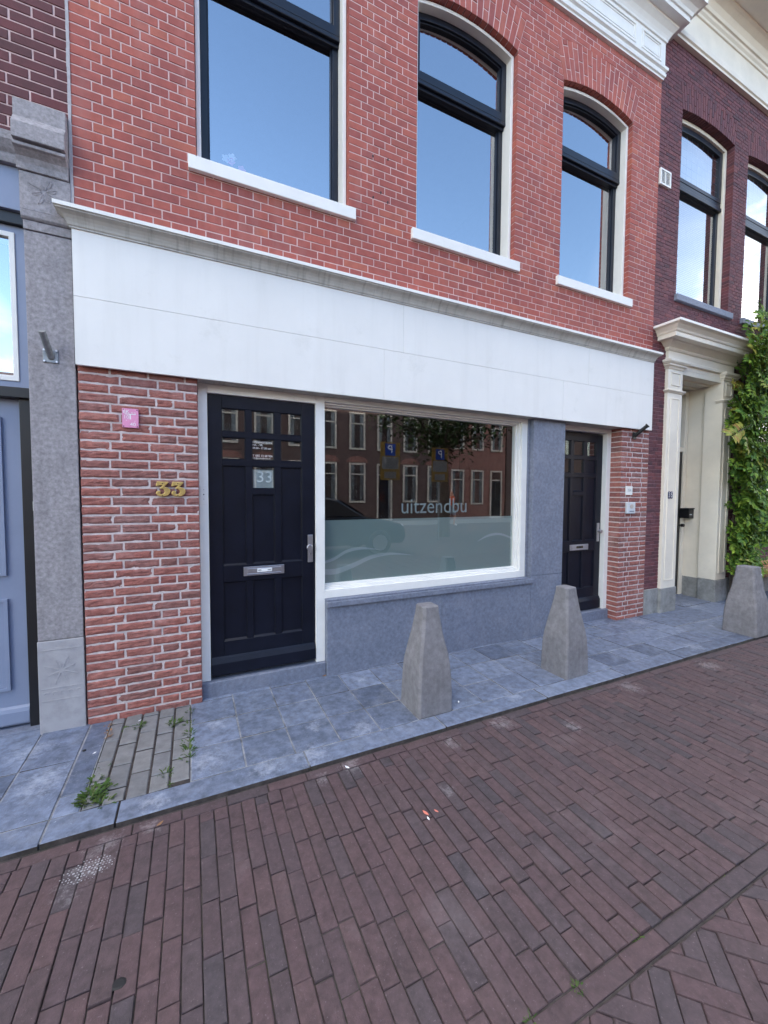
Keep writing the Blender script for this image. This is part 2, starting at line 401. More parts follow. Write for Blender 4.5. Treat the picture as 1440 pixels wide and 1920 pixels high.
# ------------------------------------------------------------------ mesh helpers
class MB:
    def __init__(self):
        self.v, self.f, self.m = [], [], []

    def add(self, verts, faces, mi=0):
        b = len(self.v)
        self.v += [tuple(p) for p in verts]
        for f in faces:
            self.f.append(tuple(b + i for i in f)); self.m.append(mi)
        return self

    def box(self, x0, x1, y0, y1, z0, z1, mi=0):
        return self.add([(x0, y0, z0), (x1, y0, z0), (x1, y1, z0), (x0, y1, z0), (x0, y0, z1), (x1, y0, z1), (x1, y1, z1), (x0, y1, z1)],
                        [(0, 3, 2, 1), (4, 5, 6, 7), (0, 1, 5, 4), (1, 2, 6, 5), (2, 3, 7, 6), (3, 0, 4, 7)], mi)

    def quad(self, a, b, c, d, mi=0):
        return self.add([a, b, c, d], [(0, 1, 2, 3)], mi)

    def prism(self, pts, y0, y1, mi=0):
        """polygon in xz (counter-clockwise seen from -y), extruded from y0 (front) to y1"""
        n = len(pts)
        self.add([(x, y0, z) for x, z in pts] + [(x, y1, z) for x, z in pts],
                 [tuple(range(n)), tuple(range(2 * n - 1, n - 1, -1))] + [((i + 1) % n, i, n + i, n + (i + 1) % n) for i in range(n)], mi)
        return self

    def loop_frame(self, outer, inner, y0, y1, mi=0):
        n = len(outer)
        V = [(x, y0, z) for x, z in outer] + [(x, y0, z) for x, z in inner] + [(x, y1, z) for x, z in outer] + [(x, y1, z) for x, z in inner]
        F = []
        for i in range(n):
            j = (i + 1) % n
            F += [(i, j, n + j, n + i), (2 * n + j, 2 * n + i, 3 * n + i, 3 * n + j), (j, i, 2 * n + i, 2 * n + j), (n + i, n + j, 3 * n + j, 3 * n + i)]
        return self.add(V, F, mi)

    def rings(self, rings, close=True, caps=True, mi=0):
        """loft a list of equal-length vertex rings"""
        n = len(rings[0]); V = [p for r in rings for p in r]; F = []
        for k in range(len(rings) - 1):
            for i in range(n if close else n - 1):
                j = (i + 1) % n
                F.append((k * n + i, k * n + j, (k + 1) * n + j, (k + 1) * n + i))
        if caps and close:
            F.append(tuple(range(n - 1, -1, -1))); F.append(tuple((len(rings) - 1) * n + i for i in range(n)))
        return self.add(V, F, mi)

    def tube(self, path, rad, seg=10, mi=0, caps=True):
        path = [Vector(p) for p in path]
        rs = rad if isinstance(rad, (list, tuple)) else [rad] * len(path)
        rings = []
        for i, p in enumerate(path):
            d = (path[min(i + 1, len(path) - 1)] - path[max(i - 1, 0)]).normalized()
            a = d.orthogonal().normalized() if i == 0 else (a_prev - d * a_prev.dot(d)).normalized()
            a_prev = a
            b = d.cross(a)
            rings.append([p + rs[i] * (math.cos(t) * a + math.sin(t) * b) for t in [2 * math.pi * k / seg for k in range(seg)]])
        return self.rings(rings, mi=mi, caps=caps)

    def cornice(self, prof, x0, x1, y_back, mi=0, ret_left=True, ret_right=True):
        """profile (out, z) swept along x at wall plane y=0 (out is towards the street, -y); mitred returns at the ends"""
        n = len(prof)
        R0 = [(x0 - (o if ret_left else 0), y_back, z) for o, z in prof]
        R1 = [(x0 - (o if ret_left else 0), -o, z) for o, z in prof]
        R2 = [(x1 + (o if ret_right else 0), -o, z) for o, z in prof]
        R3 = [(x1 + (o if ret_right else 0), y_back, z) for o, z in prof]
        V = R0 + R1 + R2 + R3
        F = []
        for k in range(3):
            for i in range(n - 1):
                F.append((k * n + i, k * n + i + 1, (k + 1) * n + i + 1, (k + 1) * n + i)[::-1])
        # top and bottom closers
        F.append((0, n, 2 * n, 3 * n)); F.append((n - 1, 2 * n - 1, 3 * n - 1, 4 * n - 1)[::-1])
        return self.add(V, F, mi)

    def build(self, name, mats, parent=None, bevel=0.0, seg=2, smooth=False, angle=40):
        me = bpy.data.meshes.new(name)
        me.from_pydata(self.v, [], self.f)
        for mm in ([mats] if isinstance(mats, str) else mats):
            me.materials.append(MATS[mm])
        me.polygons.foreach_set('material_index', self.m)
        bm = bmesh.new(); bm.from_mesh(me)
        bmesh.ops.recalc_face_normals(bm, faces=bm.faces)
        bm.to_mesh(me); bm.free()
        if smooth:
            me.polygons.foreach_set('use_smooth', [True] * len(me.polygons))
        me.update()
        o = bpy.data.objects.new(name, me)
        col.objects.link(o)
        if parent:
            o.parent = parent
            o.matrix_parent_inverse = Matrix.Translation(-world_loc(parent))
        if bevel:
            b = o.modifiers.new('edge', 'BEVEL'); b.width = bevel; b.segments = seg; b.limit_method = 'ANGLE'; b.angle_limit = R(angle)
            b.harden_normals = False
        return o


def world_loc(o):
    p = Vector((0, 0, 0))
    while o:
        p += o.location + (o.matrix_parent_inverse.translation if o.parent else Vector())
        o = o.parent
    return p


def empty(name, loc, label, cat, group=None):
    o = bpy.data.objects.new(name, None)
    o.location = loc; o.empty_display_size = 0.2
    col.objects.link(o)
    return tag(o, label, cat, group)


def tag(o, label, cat, group=None, kind=None):
    if label: o['label'] = label
    if cat: o['category'] = cat
    if group: o['group'] = group
    if kind: o['kind'] = kind
    return o


def struct(o, label=None, kind='structure'):
    o['kind'] = kind
    if label: o['label'] = label
    return o


def text_mb(body, size, align='CENTER', spacing=1.0):
    """flat lettering as triangles in the xz plane, centred on the origin"""
    cu = bpy.data.curves.new('lettering', 'FONT')
    cu.body = body; cu.size = size; cu.align_x = align; cu.align_y = 'CENTER'; cu.space_character = spacing
    cu.resolution_u = 3
    ob = bpy.data.objects.new('lettering', cu)
    col.objects.link(ob)
    dg = bpy.context.evaluated_depsgraph_get()
    me = bpy.data.meshes.new_from_object(ob.evaluated_get(dg))
    V = [(v.co.x, v.co.y) for v in me.vertices]; F = [tuple(p.vertices) for p in me.polygons]
    bpy.data.objects.remove(ob); bpy.data.curves.remove(cu); bpy.data.meshes.remove(me)
    return V, F


def put_text(mb, body, size, x, y, z, align='CENTER', mi=0, sx=1.0, spacing=1.0, thick=0.0, flip=False):
    V, F = text_mb(body, size, align, spacing)
    s = -1 if flip else 1
    mb.add([(x + s * vx * sx, y, z + vz) for vx, vz in V], F, mi)


def nz3(x, y, z, s):
    return noise.noise(Vector((x * s, y * s, z * s)))


# ------------------------------------------------------------------ brickwork
def brick(mb, q, yf, depth, c=0.003, mi=0):
    """q: four (x,z) corners counter-clockwise from lower left"""
    cx = sum(p[0] for p in q) / 4; cz = sum(p[1] for p in q) / 4
    inn = []
    for i in range(4):
        p = Vector(q[i]); a = (Vector(q[(i + 1) % 4]) - p); b = (Vector(q[i - 1]) - p)
        a = a.normalized() if a.length > 1e-6 else a; b = b.normalized() if b.length > 1e-6 else b
        inn.append(p + c * (a + b))
    dy = random.uniform(-0.0012, 0.0012)
    V = [(p[0], yf + dy, p[1]) for p in inn] + [(p[0], yf + c * 0.9, p[1]) for p in q] + [(p[0], yf + depth, p[1]) for p in q]
    F = [(0, 1, 2, 3)]
    for i in range(4):
        j = (i + 1) % 4
        F += [(4 + i, 4 + j, j, i), (8 + i, 8 + j, 4 + j, 4 + i)]
    mb.add(V, F, mi)


def rough_brick(mb, x0, x1, z0, z1, yf, depth, mi=0):
    """hand-made facing brick: wavy outline, creased face"""
    nx = max(3, int((x1 - x0) / 0.014)); nz_ = 5
    sd = random.uniform(0, 100)
    V = []; F = []
    for j in range(nz_ + 1):
        for i in range(nx + 1):
            u, v = i / nx, j / nz_
            x = x0 + u * (x1 - x0); z = z0 + v * (z1 - z0)
            edge = min(u * (x1 - x0), (1 - u) * (x1 - x0), v * (z1 - z0), (1 - v) * (z1 - z0))
            y = yf + nz3(x * 0.6, sd, z * 2.2, 26) * 0.0045 + nz3(x, sd, z * 1.5, 75) * 0.0025
            if edge < 0.0015:
                y = max(yf, y) + 0.0035
                x += nz3(x, sd, z, 55) * 0.002; z += nz3(x, sd + 9, z, 30) * 0.0026
            V.append((x, y, z))
    w = nx + 1
    for j in range(nz_):
        for i in range(nx):
            F.append((j * w + i, j * w + i + 1, (j + 1) * w + i + 1, (j + 1) * w + i))
    ringi = [i for i in range(w)] + [j * w + nx for j in range(1, nz_ + 1)] + [nz_ * w + i for i in range(nx - 1, -1, -1)] + [j * w for j in range(nz_ - 1, 0, -1)]
    b = len(V)
    for i in ringi:
        V.append((V[i][0], yf + depth, V[i][2]))
    k = len(ringi)
    for a in range(k):
        F.append((ringi[(a + 1) % k], ringi[a], b + a, b + (a + 1) % k))
    mb.add(V, F, mi)


def spans(x0, x1, cuts):
    """cuts: (lb, lt, rb, rt) - left/right edge at bottom and top; returns (lb, lt, rb, rt, left_is_cut, right_is_cut)"""
    out = []; a = (x0, x0, False)
    for lb, lt, rb, rt in sorted(cuts):
        if min(lb, lt) > min(a[0], a[1]) + 0.01:
            out.append((a[0], a[1], lb, lt, a[2], True))
        a = (rb, rt, True)
    if a[0] < x1 - 0.01:
        out.append((a[0], a[1], x1, x1, a[2], False))
    return out


def lay_course(mb, span, z0, z1, widths, yf, depth, gap, c, reveal, mi=0, jit=0.0012):
    lb, lt, rb, rt, lc, rc = span
    Ls, Rs = max(lb, lt), min(rb, rt)
    if max(rb, rt) - min(lb, lt) < 0.03: return
    x = min(lb, lt); xs = [x]
    end = max(rb, rt)
    for w in widths:
        x += w
        if x > Ls + 0.04 and x < Rs - 0.04:
            xs.append(x)
        if x > end: break
    xs.append(end)
    n = len(xs) - 1
    for i in range(n):
        bl = lb if i == 0 else xs[i] + gap / 2
        tl = lt if i == 0 else xs[i] + gap / 2
        br = rb if i == n - 1 else xs[i + 1] - gap / 2
        tr = rt if i == n - 1 else xs[i + 1] - gap / 2
        if i and i < n:
            j = random.uniform(-jit, jit); bl += j; tl += j
        d = reveal if ((i == 0 and lc) or (i == n - 1 and rc)) else depth
        zj0 = z0 + random.uniform(-jit, jit) * 0.6; zj1 = z1 + random.uniform(-jit, jit) * 0.6
        brick(mb, [(bl, zj0), (br, zj0), (tr, zj1), (tl, zj1)], yf, d, c, mi)


def cross_bond(i, h):
    """widths of one course in English cross bond (headers / stretchers, every other stretcher course shifted)"""
    s = 2 * h
    if i % 2 == 0:
        return [h] * 200
    if i % 4 == 1:
        return [0.75 * s] + [s] * 100
    return [0.75 * s, h] + [s] * 100


def arch_cut(xl, xr, z_sill, cz, Ri, Ro, half_in, half_out, zb, zt, skew=True):
    """what one course loses to an arched opening: straight sides, then the arch ring above the springing"""
    cx = (xl + xr) / 2
    z_spr = cz + math.sqrt(Ri * Ri - half_in ** 2)
    z_out = cz + math.sqrt(Ro * Ro - half_out ** 2)

    def edge(z):
        if z <= z_spr: return half_in
        if z <= z_out: return half_in + (half_out - half_in) * (z - z_spr) / (z_out - z_spr)
        if z < cz + Ro: return math.sqrt(max(0, Ro * Ro - (z - cz) ** 2))
        return 0.0
    if zt <= z_sill + 0.01 or zb >= cz + Ro - 0.004: return None
    eb, et = edge(zb), edge(zt)
    if eb < 0.03 or zt > cz + Ro: return None
    return (cx - eb, cx - et, cx + eb, cx + et)


def arch_ring(mb, cx, cz, Ri, Ro, half_in, yf, depth, pitch, gap, pats, c=0.003, mi=0):
    a1 = math.asin(half_in / Ri)
    n = round(2 * a1 * Ri / pitch)
    for k in range(n):
        t0 = -a1 + 2 * a1 * k / n; t1 = -a1 + 2 * a1 * (k + 1) / n
        segs = pats[k % len(pats)]
        r = Ri
        tot = sum(segs)
        for s in segs:
            ra, rb_ = r, r + s / tot * (Ro - Ri)
            r = rb_
            ra += gap / 2 if ra > Ri + 1e-6 else 0
            rb_ -= gap / 2
            ga, gb = gap / 2 / ra, gap / 2 / rb_
            P = lambda rr, tt: (cx + rr * math.sin(tt), cz + rr * math.cos(tt))
            brick(mb, [P(ra, t0 + ga), P(ra, t1 - ga), P(rb_, t1 - gb), P(rb_, t0 + gb)], yf, depth, c, mi)


def arch_outline(xl, xr, z0, t, cz, Rr, n=18, tb=None):
    """closed outline of an arched opening, inset by t, counter-clockwise from lower left"""
    cx = (xl + xr) / 2; hw = (xr - xl) / 2 - t; r = Rr - t
    a = math.asin(hw / r); tb = t if tb is None else tb
    pts = [(xl + t, z0 + tb), (xr - t, z0 + tb)]
    for k in range(n + 1):
        th = a - 2 * a * k / n
        pts.append((cx + r * math.sin(th), cz + r * math.cos(th)))
    return pts


def rect(x0, x1, z0, z1):
    return [(x0, z0), (x1, z0), (x1, z1), (x0, z1)]


def backing(mb, x0, x1, z0, z1, y0, y1, holes, mi=0, inset=0.004):
    """mortar slab behind the bricks with openings; holes: (xl,xr,zb, cz,Ri) arched or (xl,xr,zb,zt) plain"""
    xs = sorted({x0, x1} | {h[0] for h in holes} | {h[1] for h in holes})
    for a, b in zip(xs[:-1], xs[1:]):
        hs = sorted([h for h in holes if h[0] <= a + 1e-6 and h[1] >= b - 1e-6], key=lambda h: h[2])
        z = z0
        a2 = a - (inset if any(abs(h[1] - a) < 1e-6 for h in holes) and not hs else 0) if False else a
        for h in hs:
            if h[2] > z + 1e-4:
                mb.box(a, b, y0, y1, z, h[2], mi)
            if len(h) == 5:
                cx = (h[0] + h[1]) / 2; n = 16
                cz, Ri = h[3], h[4]
                top = cz + Ri + 0.06
                pts = []
                for k in range(n + 1):
                    x = a + (b - a) * k / n
                    pts.append((x, cz + math.sqrt(max(0, Ri * Ri - (x - cx) ** 2)) + 0.004))
                mb.prism(pts + [(b, top), (a, top)], y0, y1, mi)
                z = top
            else:
                z = h[3]
        if z < z1 - 1e-4:
            mb.box(a, b, y0, y1, z, z1, mi)

_build = MB.build


def raw(mb, name, mats, parent=None):
    """link without touching the face order (panes: normals towards the street)"""
    me = bpy.data.meshes.new(name); me.from_pydata(mb.v, [], mb.f)
    for mm in ([mats] if isinstance(mats, str) else mats):
        me.materials.append(MATS[mm])
    me.polygons.foreach_set('material_index', mb.m); me.update()
    o = bpy.data.objects.new(name, me); col.objects.link(o)
    if parent:
        o.parent = parent; o.matrix_parent_inverse = Matrix.Translation(-world_loc(parent))
    return o


def pane_poly(pts, y):
    mb = MB(); mb.add([(x, y, z) for x, z in pts], [tuple(range(len(pts)))])
    return mb


# ------------------------------------------------------------------ ground
KERB_Y = -1.03
g = MB(); g.box(-120, 140, -160, 120, -0.6, -0.13)
struct(g.build('ground', 'asphalt_far'), 'dark earth below the street paving')

# street: clinker bricks laid across, a band of stretchers, herringbone beyond
st = MB()
SZ = -0.019


def paver(mb, cx, cy, ang, ln, wd, z, top_c=0.0023, mi=0):
    dz = random.gauss(0, 0.0017); tx = random.gauss(0, 0.010); ty = random.gauss(0, 0.012)
    cj = [[random.uniform(0, .0022) + (random.uniform(.003, .007) if random.random() < .06 else 0) for _ in range(2)] for _ in range(4)]
    ang += random.gauss(0, 0.006)
    ca, sa = math.cos(ang), math.sin(ang)

    def P(u, v, zz):
        return (cx + u * ca - v * sa, cy + u * sa + v * ca, zz)
    hl, hw = ln / 2 + random.uniform(-0.0012, 0.0006), wd / 2 + random.uniform(-0.001, 0.0004)
    c = top_c * random.uniform(0.8, 1.5)
    sg = ((1, 1), (-1, 1), (-1, -1), (1, -1))
    top = [P(u + sg[k][0] * cj[k][0], v + sg[k][1] * cj[k][1], z + dz + u * tx + v * ty) for k, (u, v) in enumerate(((-hl + 2 * c, -hw + 2 * c), (hl - 2 * c, -hw + 2 * c), (hl - 2 * c, hw - 2 * c), (-hl + 2 * c, hw - 2 * c)))]
    mid = [P(u, v, z + dz - c * 0.35 + u * tx + v * ty) for u, v in ((-hl + c * 0.6, -hw + c * 0.6), (hl - c * 0.6, -hw + c * 0.6), (hl - c * 0.6, hw - c * 0.6), (-hl + c * 0.6, hw - c * 0.6))]
    edg = [P(u, v, z + dz - c * 1.5) for u, v in ((-hl, -hw), (hl, -hw), (hl, hw), (-hl, hw))]
    bot = [P(u, v, z - 0.03) for u, v in ((-hl, -hw), (hl, -hw), (hl, hw), (-hl, hw))]
    F = [(0, 1, 2, 3)]
    for k in range(3):
        for i in range(4):
            j = (i + 1) % 4
            F.append((4 * (k + 1) + i, 4 * (k + 1) + j, 4 * k + j, 4 * k + i))
    mb.add(top + mid + edg + bot, F, mi)


GX0, GX1 = -5.0, 13.0
y = KERB_Y - 0.012
x = GX0
while x < GX1:                                       # one course of stretchers along the kerb
    paver(st, x + 0.1, y - 0.032, 0, 0.2, 0.062, SZ)
    x += 0.2055
y0, y1 = KERB_Y - 0.078, -2.369
x = GX0; i = 0
while x < GX1:
    yy = y0 + random.uniform(-0.01, 0.01)
    first = random.choice((0.06, 0.105, 0.15, 0.205, 0.19, 0.08))
    ys = [y0]
    yc = y0 - first
    while yc > y1 + 0.045:
        ys.append(yc); yc -= 0.2065 + random.uniform(-0.004, 0.004)
    ys.append(y1)
    wv = 0.008 * math.sin(i * 0.21) + 0.004 * math.sin(i * 0.9)
    for a, b in zip(ys[:-1], ys[1:]):
        paver(st, x + 0.032, (a + b) / 2, R(90), a - b - 0.004, 0.0608, SZ + 0.004 * nz3(x, a, 0, 1.1))
    x += 0.0642; i += 1
x = GX0
while x < GX1:                                       # the band
    paver(st, x + 0.097, y1 - 0.034, 0, 0.193, 0.058, SZ + 0.001)
    x += 0.1965
# herringbone at 45 degrees
pw, pl = 0.066, 0.198
yb = y1 - 0.068
ca = math.cos(R(45)); sa = math.sin(R(45))


def clip_y(poly, ymax):
    out = []
    for a, b in zip(poly, poly[1:] + poly[:1]):
        if a[1] <= ymax: out.append(a)
        if (a[1] - ymax) * (b[1] - ymax) < 0:
            t = (ymax - a[1]) / (b[1] - a[1]); out.append((a[0] + t * (b[0] - a[0]), ymax))
    return out


def poly_paver(mb, pts, z):
    cx = sum(p[0] for p in pts) / len(pts); cy = sum(p[1] for p in pts) / len(pts)
    n = len(pts); dz = random.gauss(0, 0.0012)

    def ins(k):
        o = []
        for p in pts:
            d = Vector((cx - p[0], cy - p[1])); l = d.length
            o.append((p[0] + d.x / l * min(k, l * .5), p[1] + d.y / l * min(k, l * .5)))
        return o
    rings = [[(p[0], p[1], z + dz) for p in ins(0.009)], [(p[0], p[1], z + dz - 0.0015) for p in ins(0.005)], [(p[0], p[1], z + dz - 0.0055) for p in ins(0.002)], [(p[0], p[1], z - 0.03) for p in ins(0.002)]]
    V = [p for r in rings for p in r]; F = [tuple(range(n))]
    for k in range(3):
        for i in range(n):
            j = (i + 1) % n
            F.append(((k + 1) * n + i, (k + 1) * n + j, k * n + j, k * n + i))
    mb.add(V, F)


N = 95
for a in range(-N, N):
    for b in range(-N, N):
        s = (a - b) % 6
        # unit-cell herringbone 3:1 on a square grid of paver widths
        if s == 0: r4 = [(a, b), (a + 3, b), (a + 3, b + 1), (a, b + 1)]
        elif s == 1 and True: r4 = None
        else: r4 = None
        if s == 5: r4 = [(a, b), (a + 1, b), (a + 1, b + 3), (a, b + 3)]
        if not r4: continue
        P = [((u * ca - v * sa) * pw + 3.5, (u * sa + v * ca) * pw - 4.2) for u, v in r4]
        if max(p[1] for p in P) < -4.9 or min(p[1] for p in P) > yb or max(p[0] for p in P) < -4 or min(p[0] for p in P) > 11: continue
        P = clip_y(P, yb - 0.003)
        if len(P) >= 3 and abs(sum(p[0] * q[1] - q[0] * p[1] for p, q in zip(P, P[1:] + P[:1]))) > 0.0012:
            poly_paver(st, P, SZ)
st.box(GX0 - 20, GX1 + 20, -5.0, KERB_Y + 0.015, -0.10, -0.0275, 1)
struct(st.build('street', ['street_brick', 'joint_sand_kerb_shade']), 'brown clinker brick street with a stretcher band and herringbone')
rd = MB(); rd.box(-60, 80, -13.6, -4.95, -0.10, -0.023)
struct(rd.build('road', 'road_brick'), 'brick road across to the houses opposite')
fp = MB(); fp.box(-60, 80, -17, -13.6, -0.10, 0.02)
struct(fp.build('far_pavement', 'grey_paver'), 'pavement before the houses opposite')

# pavement of bluestone tiles with a kerb strip
pv = MB()


def slab(x0, x1, y0, y1, z=0.0, mi=0, gap=0.009, c=0.003, dz=None):
    x0 += gap / 2; x1 -= gap / 2; y0 += gap / 2; y1 -= gap / 2
    dz = random.gauss(0, 0.0015) if dz is None else dz
    h = [dz + random.gauss(0, 0.0009) for _ in range(4)]
    top = [(x0 + c, y0 + c, z + h[0]), (x1 - c, y0 + c, z + h[1]), (x1 - c, y1 - c, z + h[2]), (x0 + c, y1 - c, z + h[3])]
    e = [(x0, y0, z + h[0] - c), (x1, y0, z + h[1] - c), (x1, y1, z + h[2] - c), (x0, y1, z + h[3] - c)]
    b = [(x0, y0, z - 0.05), (x1, y0, z - 0.05), (x1, y1, z - 0.05), (x0, y1, z - 0.05)]
    F = [(0, 1, 2, 3)]
    for k in range(2):
        for i in range(4):
            j = (i + 1) % 4
            F.append((4 * (k + 1) + i, 4 * (k + 1) + j, 4 * k + j, 4 * k + i))
    pv.add(top + e + b, F, mi)
    pv.m[-4:] = [3] * 4  # dark joint colour on the slab sides paints shade on the kerb front


KI = -0.872
xk = [-3.119, -2.197, -1.275, -0.635]
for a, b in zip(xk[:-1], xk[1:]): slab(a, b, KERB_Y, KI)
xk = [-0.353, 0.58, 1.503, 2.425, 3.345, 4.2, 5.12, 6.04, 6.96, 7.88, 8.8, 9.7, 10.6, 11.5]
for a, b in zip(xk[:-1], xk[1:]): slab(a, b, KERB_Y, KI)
# left: large slabs
slab(-0.635, -0.353, KERB_Y, KI)
slab(-0.635, -0.52, -0.872, -0.718, dz=0.0); slab(-0.635, -0.52, -0.718, 0.12)
for a, b in ((-0.893, -0.635), (-1.55, -0.893), (-2.2, -1.55), (-2.85, -2.2), (-3.119, -2.85)):
    slab(a, b, -0.872, -0.4); slab(a, b, -0.4, 0.3)
# small grey pavers in columns before the brick pier
cx = [-0.52, -0.437, -0.335, -0.234, -0.135, -0.033]
for k, (a, b) in enumerate(zip(cx[:-1], cx[1:])):
    yy = 0.06; first = (0.12, 0.2, 0.1, 0.17, 0.07)[k]
    cuts = [0.06, 0.06 - first]
    while cuts[-1] - 0.208 > -0.86: cuts.append(cuts[-1] - 0.208)
    if cuts[-1] - 0.03 > KI: cuts.append(KI)
    for p, q in zip(cuts[:-1], cuts[1:]): slab(a, b, q, p, mi=1, gap=0.011, c=0.005)
# square tiles
xt = [-0.033, 0.253, 0.534, 0.82, 1.097, 1.385, 1.665, 1.946]
for a, b in zip(xt[:-1], xt[1:]):
    for p, q in ((KI, -0.578), (-0.578, -0.288), (-0.288, 0.006), (0.006, 0.25)): slab(a, b, p, q)
xt2 = [1.946, 2.23, 2.515, 2.81, 3.105]
for k, (a, b) in enumerate(zip(xt2[:-1], xt2[1:])):
    for p, q in ((KI, -0.598), (-0.598, -0.30), (-0.30, -0.005), (-0.005, 0.25)): slab(a, b, p, q)
for a, b in ((3.105, 3.39), (3.39, 3.68), (3.68, 3.965), (3.965, 4.24), (4.24, 4.51)):
    for p, q in ((KI, -0.61), (-0.61, -0.32), (-0.32, -0.04), (-0.04, 0.25)): slab(a, b, p, q)
for a, b in ((4.51, 4.80), (4.80, 5.1)):
    slab(a, b, KI, -0.595); slab(a, b, -0.595, -0.325); slab(a, b, -0.325, -0.02); slab(a, b, -0.02, 0.25)
for a, b in ((5.1, 5.54), (5.54, 6.15), (6.15, 6.85), (6.85, 7.6), (7.6, 8.4), (8.4, 9.2), (9.2, 10.0), (10.0, 10.8), (10.8, 11.5)):
    slab(a, b, KI, -0.44); slab(a, b, -0.44, 0.0); slab(a, b, 0.0, 0.46)
pv.box(-20, -0.52, KERB_Y + 0.02, 0.5, -0.12, -0.005, 2); pv.box(-0.5195, -0.0355, KERB_Y + 0.02, 0.5, -0.12, -0.009, 3); pv.box(-0.035, 30, KERB_Y + 0.02, 0.5, -0.12, -0.005, 2)
struct(pv.build('pavement', ['paving_slab', 'grey_paver', 'slab_joint', 'joint_sand_kerb_shade']), 'blue grey stone slab pavement with a kerb strip')

# ------------------------------------------------------------------ house 33
H33 = empty('brick_house', (2.3, 0.2, 0), 'red brick house with white fascia board, two black doors and a shop window', 'house')
WIN = [(0.0575, 1.1875), (1.82, 2.95), (3.5825, 4.7125)]
CZ, RI, HI, RO = 4.091, 1.887, 0.565, 2.278
HO = RO * HI / RI
CH = 0.0615
wall = MB()
z = 3.22; i = 0
while z < 6.60:
    zb, zt = z + 0.004, z + CH - 0.004
    cuts = [c for c in (arch_cut(a, b, 3.84, CZ, RI, RO, HI, HO, zb, zt) for a, b in WIN) if c]
    for sp in spans(-0.648, 5.225, cuts):
        lay_course(wall, sp, zb, zt, cross_bond(i, 0.1085), 0.0, 0.03, 0.008, 0.0022, 0.10 if zb < 5.9 else 0.03)
    z += CH; i += 1
for a, b in WIN:
    arch_ring(wall, (a + b) / 2, CZ, RI, RO, HI, -0.0012, 0.11, 0.0625, 0.010, [(0.215, 0.165), (0.105, 0.215, 0.06)])
backing(wall, -0.646, 5.222, 3.2, 7.35, 0.003, 0.30, [(a - .004, b + .004, 3.80, CZ, RI + .004) for a, b in WIN], 1)
w33 = wall.build('wall', ['red_brick', 'pink_mortar'], H33)
# rough brick piers of the shop front
for (xa, xb, pats, lc) in ((-0.655, 0.042, ((0.168, 0.222, 0.222), (0.222, 0.222, 0.11)), False), (4.70, 5.225, ((0.165, 0.222), (0.11, 0.10, 0.2)), True)):
    pr = MB()
    z = -0.02; i = 0
    while z < 2.36:
        zb, zt = z + 0.0066, z + CH - 0.0058
        xs = [xa]
        for w in pats[i % 2]: xs.append(xs[-1] + w + random.uniform(-0.006, 0.006))
        xs.append(xb)
        for k in range(len(xs) - 1):
            a = xs[k] + (0.006 if k else 0); b = xs[k + 1] - (0.006 if k < len(xs) - 2 else 0)
            rough_brick(pr, a, b, zb + random.uniform(-.001, .001), zt + random.uniform(-.001, .001), random.uniform(-0.0015, 0.0015), 0.15 if (lc and k == 0) else 0.03)
        z += CH; i += 1
    pr.box(xa + 0.003, xb - 0.003, 0.0055, 0.3, -0.05, 2.37, 1)
    pr.build('brick_pier', ['rough_brick', 'pale_mortar'], H33)
# grey mortar joint against the house on the left
jm = MB()
for k in range(60):
    za = 3.29 + k * 0.055
    jm.box(-0.664 - 0.004 * nz3(0, 0, za, 8), -0.647 + 0.003 * nz3(4, 0, za, 9), -0.004, 0.1, za, za + 0.0552)
jm.build('mortar_joint', 'lead_mortar', H33)

# fascia board in panels
fb = MB()
for a, b in ((-0.657, 1.68), (1.68, 4.03), (4.03, 5.203)): fb.box(a + .0008, b - .0008, -0.04, -0.016, 2.7785, 3.19)
for a, b in ((-0.657, 1.495), (1.495, 3.64), (3.64, 5.203)): fb.box(a + .0008, b - .0008, -0.0405, -0.016, 2.353, 2.7765)
fb.build('fascia_board', 'board_paint', H33, bevel=0.0012, seg=1)
fk = MB(); fk.box(-0.650, 5.198, -0.0155, 0.02, 2.372, 3.24)
fk.build('fascia_backing', 'black_paint', H33)
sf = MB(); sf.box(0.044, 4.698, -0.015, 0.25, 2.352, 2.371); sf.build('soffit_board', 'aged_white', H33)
cp = [(0.035, 3.186), (0.048, 3.186), (0.048, 3.196), (0.054, 3.200), (0.058, 3.215), (0.066, 3.232), (0.078, 3.248), (0.092, 3.258), (0.103, 3.263), (0.103, 3.270), (0.110, 3.272), (0.110, 3.292), (0.0, 3.300)]
cm = MB(); cm.cornice(cp, -0.62, 5.148, 0.01)
cm.build('shop_cornice', 'aged_white', H33, bevel=0.0015, seg=1)
cl = MB(); cl.cornice([(0.1085, 3.2735), (0.1125, 3.2735), (0.1125, 3.2965), (0.0, 3.304)], -0.62, 5.148, 0.01); cl.build('cornice_edge', 'white_paint', H33)

# main cornice
ent = MB()
ent.cornice([(0, 6.545), (0.03, 6.545), (0.03, 6.565), (0.045, 6.575), (0.05, 6.60), (0.042, 6.612), (0.042, 6.628), (0.062, 6.64), (0.066, 6.665), (0.036, 6.672), (0.036, 6.96), (0.05, 6.965), (0.054, 6.985), (0.066, 7.01),
             (0.088, 7.045), (0.118, 7.075), (0.13, 7.085), (0.13, 7.11), (0.205, 7.115), (0.205, 7.165), (0.22, 7.17), (0.232, 7.20), (0.262, 7.235), (0.30, 7.255), (0.325, 7.26), (0.325, 7.30), (0.0, 7.33)], -0.645, 5.18, 0.02, ret_left=False)
for a, b in ((-0.56, 0.9), (1.02, 2.78), (2.9, 4.66), (4.765, 5.13)):
    for t0, t1, yy in ((0.0, 0.018, -0.046), (0.035, 0.045, -0.042)):
        ent.loop_frame(rect(a + t0, b - t0, 6.715 + t0, 6.925 - t0), rect(a + t1, b - t1, 6.715 + t1, 6.925 - t1), yy, -0.03)
